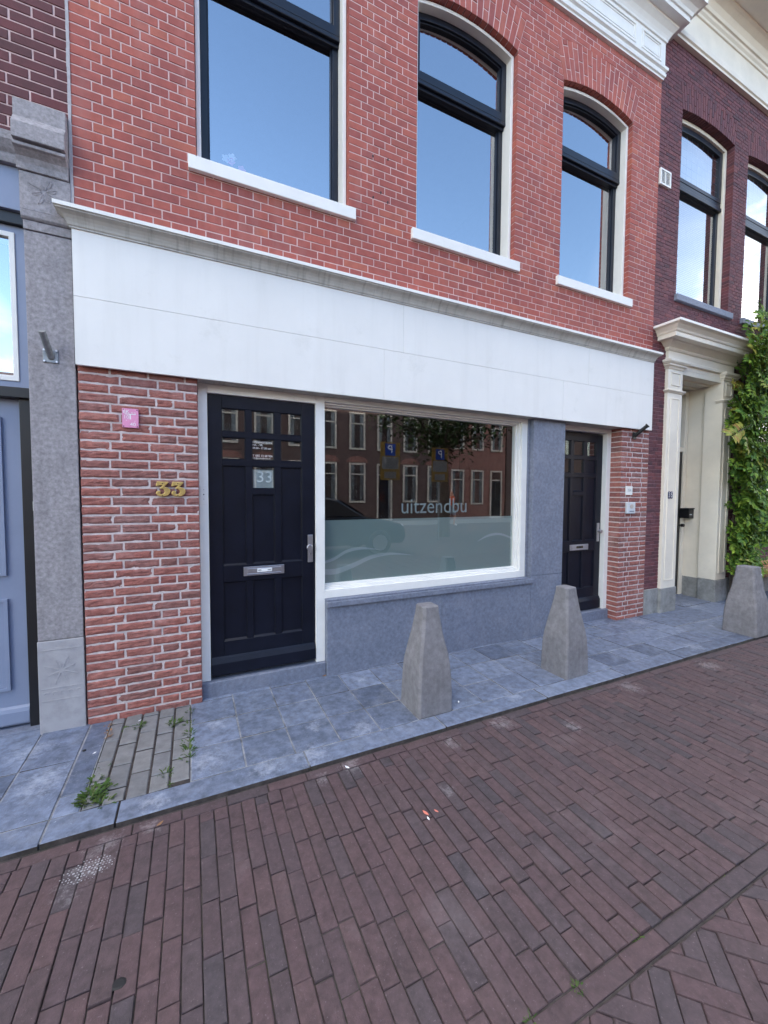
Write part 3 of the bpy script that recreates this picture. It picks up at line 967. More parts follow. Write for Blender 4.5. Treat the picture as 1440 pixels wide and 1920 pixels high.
ent.build('cornice', 'white_paint', H33, bevel=0.002, seg=1)
rf = MB()
rf.prism([(0, 0)] * 0 or [(-0.645, 7.30), (5.22, 7.30), (5.22, 7.34), (-0.645, 7.34)], 0.0, 9.0)
rf.add([(-0.645, -0.28, 7.325), (5.22, -0.28, 7.325), (5.22, 4.5, 11.8), (-0.645, 4.5, 11.8), (5.22, 9.0, 7.3), (-0.645, 9.0, 7.3)], [(0, 1, 2, 3), (3, 2, 4, 5), (0, 3, 5), (1, 4, 2)])
rf.build('roof', 'roof_tile', H33)
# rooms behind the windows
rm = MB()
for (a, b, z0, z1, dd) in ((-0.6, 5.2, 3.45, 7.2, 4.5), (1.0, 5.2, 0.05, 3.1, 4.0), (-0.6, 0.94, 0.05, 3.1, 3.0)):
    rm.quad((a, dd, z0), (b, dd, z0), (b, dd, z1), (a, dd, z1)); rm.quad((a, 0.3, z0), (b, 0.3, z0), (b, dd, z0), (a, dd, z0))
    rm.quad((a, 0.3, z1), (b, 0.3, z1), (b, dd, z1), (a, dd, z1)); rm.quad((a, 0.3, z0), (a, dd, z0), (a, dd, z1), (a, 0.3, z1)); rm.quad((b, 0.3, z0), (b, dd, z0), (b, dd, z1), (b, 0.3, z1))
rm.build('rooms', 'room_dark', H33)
sh = MB(); sh.box(-0.64, 5.22, 8.9, 9.0, 0, 7.3); sh.box(-0.645, -0.60, 0.3, 9, 0, 7.3); sh.box(5.205, 5.222, 0.3, 9, 0, 7.3)
sh.build('rear_wall', 'far_red_brick', H33)

ZS = 3.862


def window33(xl, xr):
    fr = MB()
    A = lambda t, tb=None: arch_outline(xl, xr, ZS, t, CZ, RI - 0.006, tb=tb)
    fr.loop_frame(A(0.004, 0), A(0.034, 0), 0.052, 0.20)
    w = fr.build('window', 'white_paint', H33, bevel=0.003)
    cxl, cxr = xl + 0.034, xr - 0.034
    s = MB()
    zt = 5.277
    s.loop_frame(rect(cxl, cxr, ZS, zt), rect(cxl + 0.052, cxr - 0.052, ZS + 0.045, zt - 0.03), 0.165, 0.215)
    s.loop_frame(rect(cxl + 0.052, cxr - 0.052, ZS + 0.045, zt - 0.03), rect(cxl + 0.064, cxr - 0.064, ZS + 0.057, zt - 0.042), 0.178, 0.21)
    s.build('sash', 'dark_paint', w, bevel=0.003)
    t = MB()
    t.box(cxl, cxr, 0.120, 0.215, 5.264, 5.300)
    t.box(cxl + 0.002, cxr - 0.002, 0.145, 0.215, 5.236, 5.263)
    t.build('transom', 'dark_paint', w, bevel=0.005)
    f = MB()
    zf = 5.302
    o = arch_outline(cxl, cxr, zf, 0.0, CZ, RI - 0.042, tb=0); ii = arch_outline(cxl, cxr, zf, 0.058, CZ, RI - 0.042, tb=0.075)
    jj = arch_outline(cxl, cxr, zf, 0.070, CZ, RI - 0.042, tb=0.09)
    f.loop_frame(o, ii, 0.122, 0.19); f.loop_frame(ii, jj, 0.14, 0.185)
    f.build('fanlight', 'dark_paint', w, bevel=0.003)
    raw(pane_poly(rect(cxl + 0.06, cxr - 0.06, ZS + 0.05, 5.245), 0.196), 'pane', 'window_glass', w)
    raw(pane_poly(jj, 0.160), 'pane', 'window_glass', w)
    sl = MB(); sl.box(xl - 0.052, xr + 0.052, -0.032, 0.19, 3.782, 3.874)
    sl.build('sill', 'white_paint', w, bevel=0.004)
    return w


for a, b in WIN: window33(a, b)
# drilled holes left in the wall between the windows
for (x, z) in ((1.40, 4.36), (1.54, 4.38), (1.405, 4.03), (1.54, 4.03), (1.475, 4.09)):
    ho = MB(); n = 7; ho.prism([(x + 0.007 * math.cos(2 * math.pi * k / n), z + 0.011 * math.sin(2 * math.pi * k / n)) for k in range(n)], -0.0022, 0.004)
    ho.build('drill_hole', 'gum_black', H33)

# ---- front door and its posts
fr = MB()
fr.box(0.044, 0.106, 0.078, 0.2, 0.115, 2.352)
fr.box(0.928, 1.006, 0.078, 0.2, 0.113, 2.352)
fr.box(0.106, 0.928, 0.0785, 0.2, 2.288, 2.3515)
fr.build('door_frame', 'white_paint', H33, bevel=0.003)


def door_leaf(x_cols, x_l, x_r, yf, zmin, name, small_pane):
    """panelled door: stiles and rails in front of recessed panels; returns the leaf and the open pane rectangles"""
    d = MB()
    rows = [(0.395, 0.857), (0.985, 1.756), (1.806, 1.973), (2.018, 2.192)]
    (c1a, c1b), (c2a, c2b), (c3a, c3b) = x_cols
    top = 2.285
    # vertical members
    for a, b in ((x_l, c1a), (c3b, x_r)): d.box(a, b, yf, yf + 0.045, zmin, top)
    for a, b in ((c1b, c2a), (c2b, c3a)): d.box(a, b, yf + 0.0025, yf + 0.043, 0.395, 2.192)
    # rails
    for za, zb in ((zmin, 0.395), (0.857, 0.985), (1.756, 1.806), (1.973, 2.018), (2.192, top)):
        d.box(c1a, c3b, yf + 0.001, yf + 0.044, za, zb)
    d.box(c2a, c2b, yf + 0.0015, yf + 0.0435, 1.536, 1.584)
    panels = [(c1a, c1b, *rows[0]), (c2a, c2b, *rows[0]), (c3a, c3b, *rows[0]), (c1a, c1b, *rows[1]), (c3a, c3b, *rows[1]), (c2a, c2b, 0.985, 1.536)]
    panes = [(c1a, c1b, *rows[2]), (c2a, c2b, *rows[2]), (c3a, c3b, *rows[2]), (c1a, c1b, *rows[3]), (c2a, c2b, *rows[3]), (c3a, c3b, *rows[3])]
    if small_pane: panes.append((c2a, c2b, 1.584, 1.756))
    else: panels.append((c2a, c2b, 1.584, 1.756))
    for a, b, za, zb in panels:
        d.box(a - .004, b + .004, yf + 0.017, yf + 0.03, za - .004, zb + .004)
        # bevelled lower edge that catches the light
        d.add([(a, yf + 0.001, za), (b, yf + 0.001, za), (b, yf + 0.017, za + 0.014), (a, yf + 0.017, za + 0.014)], [(0, 1, 2, 3)])
        d.loop_frame(rect(a, b, za, zb), rect(a + 0.006, b - 0.006, za + 0.006, zb - 0.006), yf + 0.009, yf + 0.02)
    for a, b, za, zb in panes:
        d.loop_frame(rect(a, b, za, zb), rect(a + 0.005, b - 0.005, za + 0.005, zb - 0.005), yf + 0.008, yf + 0.03)
    # weather board
    pr_ = [(yf, 0.285), (yf - 0.012, 0.27), (yf - 0.028, 0.235), (yf - 0.03, zmin + 0.01), (yf, zmin + 0.005)]
    d.rings([[(x_l + .004, q[0], q[1]) for q in pr_], [(x_r - .004, q[0], q[1]) for q in pr_]])
    return d.build('door', 'door_paint', H33, bevel=0.002, seg=1), panes


DC = ((0.205, 0.376), (0.424, 0.595), (0.647, 0.816))
d1, panes = door_leaf(DC, 0.108, 0.926, 0.10, 0.138, 'door', True)
for k, (a, b, za, zb) in enumerate(panes):
    raw(pane_poly(rect(a - .002, b + .002, za - .002, zb + .002), 0.122), 'pane', 'shop_glass', d1)
cx, cz = 0.5095, 1.670
pf = MB(); pf.quad((0.424, 0.126, 1.584), (0.595, 0.126, 1.584), (0.595, 0.126, 1.733), (0.424, 0.126, 1.733)); pf.build('frosted_number', 'frosted_pane', d1)
pn = MB(); put_text(pn, '33', 0.125, 0.522, 0.1205, 1.672, sx=1.05); raw(pn, 'pane_number', 'film_white', d1)
tx = MB()
for (s, size, zz, sx) in (('OPENINGSTIJDEN', 0.0215, 1.948, 0.86), ('MA. - VR.', 0.0215, 1.926, 0.95), ('09.00 - 17.30 uur', 0.0215, 1.902, 0.95), ('T 085 13 60 906', 0.0235, 1.842, 0.98), ('info@uitzendbureau.nl', 0.0150, 1.824, 0.98)):
    tx = MB(); put_text(tx, s, size, 0.431, 0.1205, zz, 'LEFT', sx=sx); raw(tx, 'opening_hours_line', 'white_print', d1)
# handle, letter slot
hd = MB(); hd.box(0.862, 0.905, 0.088, 0.0995, 0.972, 1.202); hd.build('handle_plate', 'steel', d1, bevel=0.003)
kn = MB(); kn.tube([(0.872, 0.088, 1.102), (0.872, 0.062, 1.102)], 0.011, 14); kn.tube([(0.866, 0.064, 1.102), (0.866, 0.058, 1.102), (0.866, 0.036, 1.102), (0.866, 0.034, 1.102)], [0.020, 0.0245, 0.0245, 0.021], 20)
kn.build('door_knob', 'steel', d1, bevel=0.002)
ky = MB(); ky.tube([(0.884, 0.0885, 1.043), (0.884, 0.082, 1.043)], 0.0095, 16); ky.box(0.8765, 0.8915, 0.083, 0.088, 1.022, 1.043); ky.box(0.8825, 0.8855, 0.0805, 0.084, 1.036, 1.05, 1)
ky.build('lock', ['steel', 'gum_black'], d1)


sk = MB(); sk.box(0.052, 0.098, 0.0755, 0.0775, 1.46, 1.60)
sk.build('strike_plate', 'white_paint', H33, bevel=0.0008, seg=1)
for zz in (1.50, 1.535, 1.57):
    sk = MB(); sk.tube([(0.074, 0.0752, zz), (0.074, 0.0742, zz)], 0.0045 if zz == 1.535 else 0.0022, 8); sk.build('screw_hole', 'gum_black', H33)


def letter_slot(parent, xa, xb, za, zb, y, red=False):
    l = MB(); l.box(xa, xb, y - 0.010, y, za, zb)
    l.box(xa + 0.025, xb - 0.025, y - 0.016, y - 0.0095, za + 0.014, zb - 0.014)
    l.box(xa + 0.025, xb - 0.025, y - 0.021, y - 0.0155, za + 0.012, za + 0.018)
    o = l.build('letter_slot', 'steel', parent, bevel=0.002)
    w = xb - xa; c = (xa + xb) / 2; m_ = (za + zb) / 2 + 0.004
    k = MB(); k.box(c - w * 0.18, c + w * 0.18, y - 0.0172, y - 0.0158, m_ - 0.013, m_ + 0.014, 0)
    for s in (-1, 1): put_text(k, 'NEE', 0.017, c + s * w * 0.12, y - 0.0180, m_, mi=1, sx=0.95)
    o2 = raw(k, 'sticker', ['black_paint' if red else 'white_print', 'sign_yellow' if red else 'gum_black'], parent)
    return o


letter_slot(d1, 0.352, 0.666, 0.896, 0.968, 0.100)
stp = MB(); stp.box(0.040, 1.004, 0.045, 0.3, -0.02, 0.113); stp.build('doorstep', 'bluestone', H33, bevel=0.006)
# ---- shop window
so = MB()
XL, XR = 1.006, 3.262
so.box(XL, XR, 0.080, 0.22, 0.652, 0.722); so.box(XL, XR, 0.0805, 0.22, 2.312, 2.352); so.box(3.186, XR, 0.0815, 0.22, 0.722, 2.312)
so.loop_frame(rect(XL - 0.03, 3.186, 0.722, 2.312), rect(XL + 0.008, 3.166, 0.744, 2.295), 0.112, 0.2)
so.loop_frame(rect(XL - 0.0, 3.166, 0.744, 2.295), rect(XL + 0.012, 3.146, 0.764, 2.281), 0.135, 0.19)
shop = so.build('shop_window', 'white_paint', H33, bevel=0.004)
raw(pane_poly(rect(XL + 0.01, 3.15, 0.76, 2.285), 0.158), 'pane', 'shop_glass', shop)
ff = MB(); ff.quad((XL + .01, 0.166, 0.76), (3.15, 0.166, 0.76), (3.15, 0.166, 1.314), (XL + .01, 0.166, 1.314)); ff.build('frosted_film', 'frosted_film', shop)


def wave(mb, pts, y):
    """a tapering ribbon along (x, z, width) points, Catmull-Rom smoothed"""
    P = []
    for i in range(len(pts) - 1):
        p0, p1, p2, p3 = (pts[max(i - 1, 0)], pts[i], pts[i + 1], pts[min(i + 2, len(pts) - 1)])
        for s in range(8):
            t = s / 8
            P.append([0.5 * ((2 * b) + (c - a) * t + (2 * a - 5 * b + 4 * c - d) * t * t + (-a + 3 * b - 3 * c + d) * t ** 3) for a, b, c, d in zip(p0, p1, p2, p3)])
    P.append(list(pts[-1]))
    V = []
    for x, z, w in P: V += [(x, y, z - w / 2), (x, y, z + w / 2)]
    mb.add(V, [(2 * i, 2 * i + 2, 2 * i + 3, 2 * i + 1) for i in range(len(P) - 1)])


wv = MB()
wave(wv, [(1.018, 0.945, .022), (1.12, 0.975, .028), (1.24, 1.035, .030), (1.38, 1.052, .022), (1.56, 1.030, .002)], 0.1645)
wv.build('wave_stripe', 'film_white', shop); wv = MB()
wave(wv, [(1.018, 0.865, .05), (1.14, 0.862, .05), (1.30, 0.905, .045), (1.48, 0.968, .036), (1.68, 0.985, .022), (1.91, 0.958, .002)], 0.1645)
wv.build('wave_stripe', 'film_white', shop); wv = MB()
wave(wv, [(2.68, 1.055, .004), (2.82, 1.11, .026), (2.98, 1.12, .024), (3.145, 1.07, .02)], 0.1645)
wv.build('wave_stripe', 'film_white', shop)
lt = MB()
put_text(lt, 'uitzendbu', 0.208, 1.765, 0.1550, 1.425, 'LEFT', sx=0.94)
raw(lt, 'lettering', 'film_text', shop)
# a ceiling strip, a desk and chairs stand in the dark shop
# ---- bluestone base, sill, pier
for xa, xb in ((1.006, 2.150), (2.1525, 3.290)):
    bs_ = MB(); bs_.box(xa, xb, 0.018, 0.22, -0.02, 0.592); bs_.build('stone_plinth', 'bluestone', H33, bevel=0.002, seg=1)
bl = MB(); bl.prism([(1.0, 0.594)] * 0 or rect(1.003, 3.312, 0.594, 0.637), -0.008, 0.10); bl.prism(rect(1.003, 3.262, 0.637, 0.652), 0.02, 0.12)
bl.build('window_sill', 'bluestone', H33, bevel=0.004)
pi = MB(); pi.box(3.293, 3.762, 0.022, 0.26, -0.02, 0.664); pi.box(3.293, 3.760, 0.020, 0.26, 0.667, 2.352); pi.box(3.264, 3.292, 0.075, 0.26, 0.638, 2.352)
pi.build('stone_pier', 'bluestone', H33, bevel=0.003, seg=1)
# ---- second door
f2 = MB()
f2.box(4.628, 4.702, 0.142, 0.3, 0.118, 2.352); f2.box(3.762, 3.80, 0.142, 0.3, 0.118, 2.352); f2.box(3.80, 4.628, 0.1425, 0.3, 2.300, 2.3515)
f2.build('door_frame', 'white_paint', H33, bevel=0.003)
d2, panes = door_leaf(((3.905, 4.076), (4.130, 4.302), (4.356, 4.522)), 3.80, 4.628, 0.20, 0.12, 'door', False)
for (a, b, za, zb) in panes:
    if za < 1.9 and a > 4.3:
        pb = MB(); pb.box(a, b, 0.216, 0.225, za, zb); pb.build('blind_panel', 'door_paint', d2)
    else:
        raw(pane_poly(rect(a - .002, b + .002, za - .002, zb + .002), 0.222), 'pane', 'shop_glass', d2)
h2 = MB(); h2.box(4.552, 4.596, 0.188, 0.1995, 0.965, 1.195); h2.build('handle_plate', 'steel', d2, bevel=0.003)
k2 = MB(); k2.tube([(4.566, 0.188, 1.095), (4.566, 0.16, 1.095)], 0.011, 14); k2.tube([(4.56, 0.164, 1.095), (4.56, 0.158, 1.095), (4.56, 0.136, 1.095), (4.56, 0.134, 1.095)], [0.020, 0.0245, 0.0245, 0.021], 20)
k2.build('door_knob', 'steel', d2, bevel=0.002)
letter_slot(d2, 4.085, 4.402, 0.872, 0.942, 0.200, True)
s2 = MB(); s2.box(3.764, 4.700, 0.115, 0.34, -0.02, 0.117); s2.build('doorstep', 'bluestone', H33, bevel=0.006)

# ------------------------------------------------------------------ house on the right (35)
H35 = empty('brick_house', (7.7, 0.2, 0), 'dark purple brick house with a cream pilastered doorway and leaded upper windows', 'house')
Y5 = 0.012
w35 = MB()
WIN5 = [(5.69, 6.93), (7.30, 8.54), (8.91, 10.15)]
CZ5, RI5, HI5, RO5 = 2.955, 3.54, 0.62, 3.87
HO5 = RO5 * HI5 / RI5
z = -0.02; i = 0; C5 = 0.0463
while z < 7.26:
    zb, zt = z + 0.003, z + C5 - 0.003
    cuts = [c for c in (arch_cut(a, b, 4.10, CZ5, RI5, RO5, HI5, HO5, zb, zt) for a, b in WIN5) if c]
    if zb < 3.40: cuts.append((5.53, 5.53, 7.08, 7.08))
    if 0.85 < zb < 3.2: cuts.append((7.72, 7.72, 9.3, 9.3))
    for sp in spans(5.233, 10.3, cuts):
        lay_course(w35, sp, zb, zt, cross_bond(i, 0.098), Y5, 0.03, 0.0065, 0.0022, 0.13 if zb < 6.43 else 0.03, jit=0.0022)
    z += C5; i += 1
for a, b in WIN5:
    arch_ring(w35, (a + b) / 2, CZ5, RI5, RO5, HI5, Y5 - 0.001, 0.15, 0.049, 0.008, [(0.19, 0.14), (0.095, 0.19, 0.05)])
backing(w35, 5.230, 10.3, -0.05, 8.1, Y5 + 0.0045, 0.30, [(5.53, 7.08, -0.05, 3.42)] + [(7.72, 9.3, 0.88, 3.21)] + [(a - .004, b + .004, 4.07, CZ5, RI5 + .004) for a, b in WIN5], 1)
w35.build('wall', ['purple_brick', 'purple_mortar'], H35)
sh = MB(); sh.box(5.235, 10.3, 8.9, 9.0, 0, 8.1); sh.box(5.23, 5.26, 0.3, 9, 0, 8.1); sh.box(10.27, 10.3, 0.3, 9, 0, 8.1); sh.build('rear_wall', 'far_brown_brick', H35)
rf = MB(); rf.add([(5.23, -0.5, 8.14), (10.3, -0.5, 8.14), (10.3, 4.5, 12.4), (5.23, 4.5, 12.4), (10.3, 9.0, 8.1), (5.23, 9.0, 8.1)], [(0, 1, 2, 3), (3, 2, 4, 5), (0, 3, 5), (1, 4, 2), (0, 5, 4, 1)])
rf.build('roof', 'roof_tile', H35)
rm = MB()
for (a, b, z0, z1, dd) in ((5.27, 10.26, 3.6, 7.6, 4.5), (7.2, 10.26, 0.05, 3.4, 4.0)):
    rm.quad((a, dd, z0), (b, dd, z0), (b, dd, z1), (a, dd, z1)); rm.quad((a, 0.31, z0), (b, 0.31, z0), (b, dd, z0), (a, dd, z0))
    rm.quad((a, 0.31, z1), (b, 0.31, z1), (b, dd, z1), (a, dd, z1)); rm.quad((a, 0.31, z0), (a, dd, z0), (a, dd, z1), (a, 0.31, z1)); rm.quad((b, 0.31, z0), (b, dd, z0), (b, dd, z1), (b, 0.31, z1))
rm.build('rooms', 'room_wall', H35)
e5 = MB()
e5.cornice([(0, 7.165), (0.035, 7.165), (0.035, 7.195), (0.052, 7.205), (0.058, 7.25), (0.04, 7.262), (0.04, 7.56), (0.055, 7.565), (0.06, 7.59), (0.078, 7.61), (0.082, 7.64), (0.10, 7.645), (0.11, 7.68), (0.14, 7.73), (0.19, 7.77), (0.215, 7.78), (0.215, 7.80),
            (0.40, 7.805), (0.40, 7.87), (0.42, 7.875), (0.435, 7.91), (0.47, 7.96), (0.52, 8.0), (0.55, 8.01), (0.55, 8.07), (0, 8.12)], 5.232, 10.3, 0.02, ret_left=False, ret_right=False)
e5.build('cornice', 'cream_paint', H35, bevel=0.003, seg=1)
for wi, (xl, xr) in enumerate(WIN5):
    fr = MB(); Z5 = 4.128
    A = lambda t: arch_outline(xl, xr, Z5, t, CZ5, RI5 - 0.006, tb=0)
    fr.loop_frame(A(0.006), A(0.055), 0.10, 0.22)
    w = fr.build('window', 'cream_paint', H35, bevel=0.004)
    a, b = xl + 0.055, xr - 0.055
    s = MB()
    s.loop_frame(rect(a, b, Z5, 5.60), rect(a + 0.058, b - 0.058, Z5 + 0.05, 5.57), 0.155, 0.205)
    s.box(a, b, 0.115, 0.215, 5.58, 5.63); s.box(a, b, 0.13, 0.215, 5.632, 5.70)
    o = arch_outline(a, b, 5.70, 0.0, CZ5, RI5 - 0.066, tb=0); ii = arch_outline(a, b, 5.70, 0.07, CZ5, RI5 - 0.066, tb=0.05)
    s.loop_frame(o, ii, 0.125, 0.20)
    s.build('sash', 'dark_paint', w, bevel=0.004)
    raw(pane_poly(rect(a + .05, b - .05, Z5 + .04, 5.575), 0.175), 'pane', 'window_glass', w)
    raw(pane_poly(ii, 0.150), 'leaded_pane', 'window_glass', w)
    ld = MB()
    for k in range(1, 8):
        x = a + 0.07 + (b - a - 0.14) * k / 8; ld.box(x - .0025, x + .0025, 0.152, 0.156, 5.75, 6.36)
    for k in range(1, 6):
        zz = 5.75 + 0.62 * k / 6; ld.box(a + .07, b - .07, 0.1518, 0.1562, zz - .0025, zz + .0025)
    ld.build('lead_bars', 'grey_print', w)
    bd = MB()
    for k in range(57):
        zz = Z5 + 0.06 + k * 0.0255
        bd.add([(a + .03, 0.235, zz), (b - .03, 0.235, zz), (b - .03, 0.253, zz + 0.0225), (a + .03, 0.253, zz + 0.0225)], [(0, 1, 2, 3)])
    bd.build('blind', 'blind_white', w)
    cu = MB(); cu.quad((a, 0.26, 5.65), (b, 0.26, 5.65), (b, 0.26, 6.46), (a, 0.26, 6.46)); cu.build('curtain', 'blind_white', w)
    sl = MB(); sl.box(xl - 0.04, xr + 0.06, -0.03, 0.24, 4.055, 4.135); sl.build('sill', 'bluestone', w, bevel=0.005)
# ground-floor window behind the creeper
fr = MB(); fr.loop_frame(rect(7.725, 9.295, 0.90, 3.19), rect(7.80, 9.22, 0.97, 3.12), 0.07, 0.25); fr.box(7.80, 9.22, 0.10, 0.25, 2.40, 2.47); fr.box(8.49, 8.55, 0.101, 0.249, 0.97, 2.40)
w = fr.build('window', 'cream_paint', H35, bevel=0.004)
raw(pane_poly(rect(7.79, 9.23, 0.96, 3.13), 0.2), 'pane', 'far_glass', w)
sl = MB(); sl.box(7.68, 9.34, -0.03, 0.2, 0.83, 0.898); sl.build('sill', 'bluestone', w, bevel=0.005)
# stone foot of the wall
for xa, xb in ((5.226, 5.512), (7.10, 7.7), (7.703, 10.3)):
    ps = MB(); ps.box(xa, xb, -0.005, 0.1, -0.02, 0.325); ps.build('stone_foot', 'plinth_stone', H35, bevel=0.006)

# doorway: pilasters, entablature, recess
dc = MB()


def pilaster(mb, x0, x1):
    f = -0.028
    mb.box(x0, x1, f, 0.2, 0.32, 3.175)
    for za, zb in ((0.42, 2.80), (2.96, 3.13)):
        mb.loop_frame(rect(x0 + 0.06, x1 - 0.06, za, zb), rect(x0 + 0.072, x1 - 0.072, za + 0.012, zb - 0.012), f - 0.008, f + 0.002)
    pr_ = [(0.028, 2.862), (0.036, 2.866), (0.05, 2.882), (0.058, 2.888), (0.058, 2.902), (0.028, 2.910)]
    mb.cornice(pr_, x0 + 0.028, x1 - 0.028, 0.05)
    pr_ = [(0.028, 3.165), (0.038, 3.17), (0.044, 3.19), (0.064, 3.205), (0.064, 3.222), (0.078, 3.23), (0.092, 3.25), (0.092, 3.275), (0.028, 3.285)]
    mb.cornice(pr_, x0 + 0.028, x1 - 0.028, 0.05)


pilaster(dc, 5.522, 5.838); pilaster(dc, 6.815, 7.088)
dcase = dc.build('doorcase', 'cream_paint', H35, bevel=0.003, seg=1)
et = MB()
et.cornice([(0.02, 3.262), (0.035, 3.264), (0.035, 3.30), (0.024, 3.305), (0.024, 3.395), (0.04, 3.40), (0.05, 3.42), (0.05, 3.432), (0.075, 3.445), (0.11, 3.475), (0.13, 3.482), (0.13, 3.49), (0.205, 3.492), (0.205, 3.545), (0.218, 3.55), (0.228, 3.575), (0.262, 3.612), (0.29, 3.622), (0.30, 3.625), (0.30, 3.65), (0.0, 3.675)],
           5.545, 7.065, 0.03)
et.box(5.56, 7.06, 0.0, 0.46, 3.20, 3.60)
et.build('entablature', 'cream_paint', dcase, bevel=0.003, seg=1)
et2 = MB(); et2.cornice([(0.297, 3.628), (0.303, 3.628), (0.303, 3.654), (0.0, 3.68)], 5.545, 7.065, 0.03); et2.build('entablature_edge', 'white_paint', dcase)
rc = MB()
rc.box(6.862, 7.07, 0.21, 0.60, -0.02, 3.2); rc.box(6.858, 6.90, 0.205, 0.60, 0.30, 3.2)
rc.box(5.54, 5.79, 0.21, 0.60, 0.30, 3.2)
rc.box(5.79, 6.862, 0.0, 0.55, 3.14, 3.199)
for yy in (0.12, 0.30): rc.box(5.80, 6.86, yy, yy + 0.03, 3.118, 3.141)
rc.box(6.848, 6.86, 0.215, 0.24, 0.31, 3.13); rc.box(6.846, 6.86, 0.10, 0.125, 0.33, 3.13)
rc.build('recess', 'cream_paint', dcase, bevel=0.002, seg=1)
for q in ((5.512, 5.848, -0.04, 0.22, 0.323), (6.80, 7.098, -0.04, 0.19, 0.318), (6.84, 7.05, 0.193, 0.46, 0.302), (5.55, 5.80, 0.223, 0.46, 0.302)):
    pf_ = MB(); pf_.box(q[0], q[1], q[2], q[3], -0.02, q[4]); pf_.build('plinth_block', 'plinth_stone', dcase, bevel=0.006)
df = MB(); df.box(6.765, 6.842, 0.42, 0.56, -0.01, 3.118); df.box(5.80, 5.87, 0.42, 0.56, -0.01, 3.118); df.box(5.87, 6.765, 0.421, 0.56, 2.205, 2.275); df.box(5.87, 6.765, 0.421, 0.56, 3.06, 3.117)
df.build('door_frame', 'cream_paint', dcase, bevel=0.004)
dr = MB(); dr.box(5.872, 6.763, 0.44, 0.49, 0.02, 2.204)
for xa, xb in ((5.98, 6.27), (6.37, 6.66)):
    for za, zb in ((0.2, 0.9), (1.1, 2.05)):
        dr.loop_frame(rect(xa, xb, za, zb), rect(xa + .03, xb - .03, za + .03, zb - .03), 0.425, 0.44)
d5 = dr.build('door', 'black_paint', H35, bevel=0.003)
kk = MB(); kk.box(6.70, 6.745, 0.43, 0.44, 0.98, 1.2); kk.tube([(6.722, 0.435, 1.09), (6.722, 0.39, 1.09)], 0.012, 12); kk.tube([(6.722, 0.395, 1.09), (6.722, 0.36, 1.09)], 0.024, 14); kk.build('door_knob', 'black_paint', d5)
raw(pane_poly(rect(5.86, 6.77, 2.27, 3.065), 0.47), 'fanlight_pane', 'window_glass', H35)
fl = MB(); fl.quad((5.86, 0.52, 2.27), (6.77, 0.52, 2.27), (6.77, 0.52, 3.07), (5.86, 0.52, 3.07)); fl.build('fanlight_blind', 'plastic_grey', H35)
sb = MB(); sb.box(5.80, 6.845, 0.40, 0.60, -0.03, 0.018); sb.build('doorstep', 'bluestone', H35, bevel=0.004)

# house further on and the one beyond, plain
for k, (xa, xb, hh, mt_, lab) in enumerate(((10.31, 17.5, 7.6, 'far_red_brick', 'plain red brick house beyond the purple one'), (17.51, 34, 8.4, 'far_brown_brick', 'long brown brick row at the end of the street'))):
    h = empty('brick_house', ((xa + xb) / 2, 0.2, 0), lab, 'house')
    m_ = MB(); m_.box(xa, xb, 0.01, 9.0, -0.05, hh); wl = m_.build('wall', mt_, h)
    m_ = MB(); m_.add([(xa, -0.4, hh), (xb, -0.4, hh), (xb, 4.5, hh + 4.2), (xa, 4.5, hh + 4.2), (xb, 9.0, hh), (xa, 9.0, hh)], [(0, 1, 2, 3), (3, 2, 4, 5), (0, 3, 5), (1, 4, 2)]); m_.build('roof', 'roof_tile', h)
    n = int((xb - xa) / 2.2)
    for q in range(n):
        for za, zb in ((0.9, 3.0), (4.1, 6.2)):
            x0 = xa + 0.7 + q * 2.2
            m_ = MB(); m_.loop_frame(rect(x0, x0 + 1.15, za, zb), rect(x0 + .08, x0 + 1.07, za + .08, zb - .08), -0.03, 0.03); m_.box(x0 + .08, x0 + 1.07, -0.025, 0.03, zb - .7, zb - .63)
            f_ = m_.build('window', 'white_paint', h); raw(pane_poly(rect(x0 + .07, x0 + 1.08, za + .07, zb - .07), 0.0), 'pane', 'far_glass', f_)

# ------------------------------------------------------------------ house on the left (31)
H31 = empty('brick_house', (-2.9, 0.2, 0), 'dark red brick house with a carved grey stone pilaster and blue door', 'house')
w31 = MB()
z = 3.665; i = 0
W31 = (-3.6, -2.35)
while z < 7.3:
    zb, zt = z + 0.0045, z + CH - 0.0045
    cuts = []
    if zt < 6.4 and zb > 4.1: cuts.append((W31[0], W31[0], W31[1], W31[1]))
    for sp in spans(-5.4, -0.665, cuts):
        ws = [0.2165 * (0.5 if i % 2 else 1.0)] + ([0.2165, 0.2165, 0.108] * 40 if i % 2 else [0.2165, 0.108, 0.2165, 0.2165] * 40)
        lay_course(w31, sp, zb, zt, ws, 0.022, 0.03, 0.0105, 0.0025, 0.1)
    z += CH; i += 1
backing(w31, -5.4, -0.658, 3.66, 7.4, 0.0265, 0.30, [(W31[0], W31[1], 4.1, 6.4)], 1)
w31.build('wall', ['dark_red_brick', 'pink_mortar'], H31)
sh = MB(); sh.box(-5.4, -0.67, 8.9, 9.0, 0, 7.4); sh.box(-5.4, -5.35, 0.3, 9, 0, 7.4); sh.box(-0.70, -0.668, 0.3, 9, 0, 7.4); sh.build('rear_wall', 'far_brown_brick', H31)
rf = MB(); rf.add([(-5.4, -0.3, 7.4), (-0.67, -0.3, 7.4), (-0.67, 4.5, 11.8), (-5.4, 4.5, 11.8), (-0.67, 9.0, 7.4), (-5.4, 9.0, 7.4)], [(0, 1, 2, 3), (3, 2, 4, 5), (0, 3, 5), (1, 4, 2), (0, 5, 4, 1)]); rf.build('roof', 'roof_tile', H31)
fr = MB(); fr.loop_frame(rect(W31[0], W31[1], 4.1, 6.4), rect(W31[0] + .06, W31[1] - .06, 4.16, 6.34), 0.07, 0.25); w = fr.build('window', 'white_paint', H31, bevel=0.003)
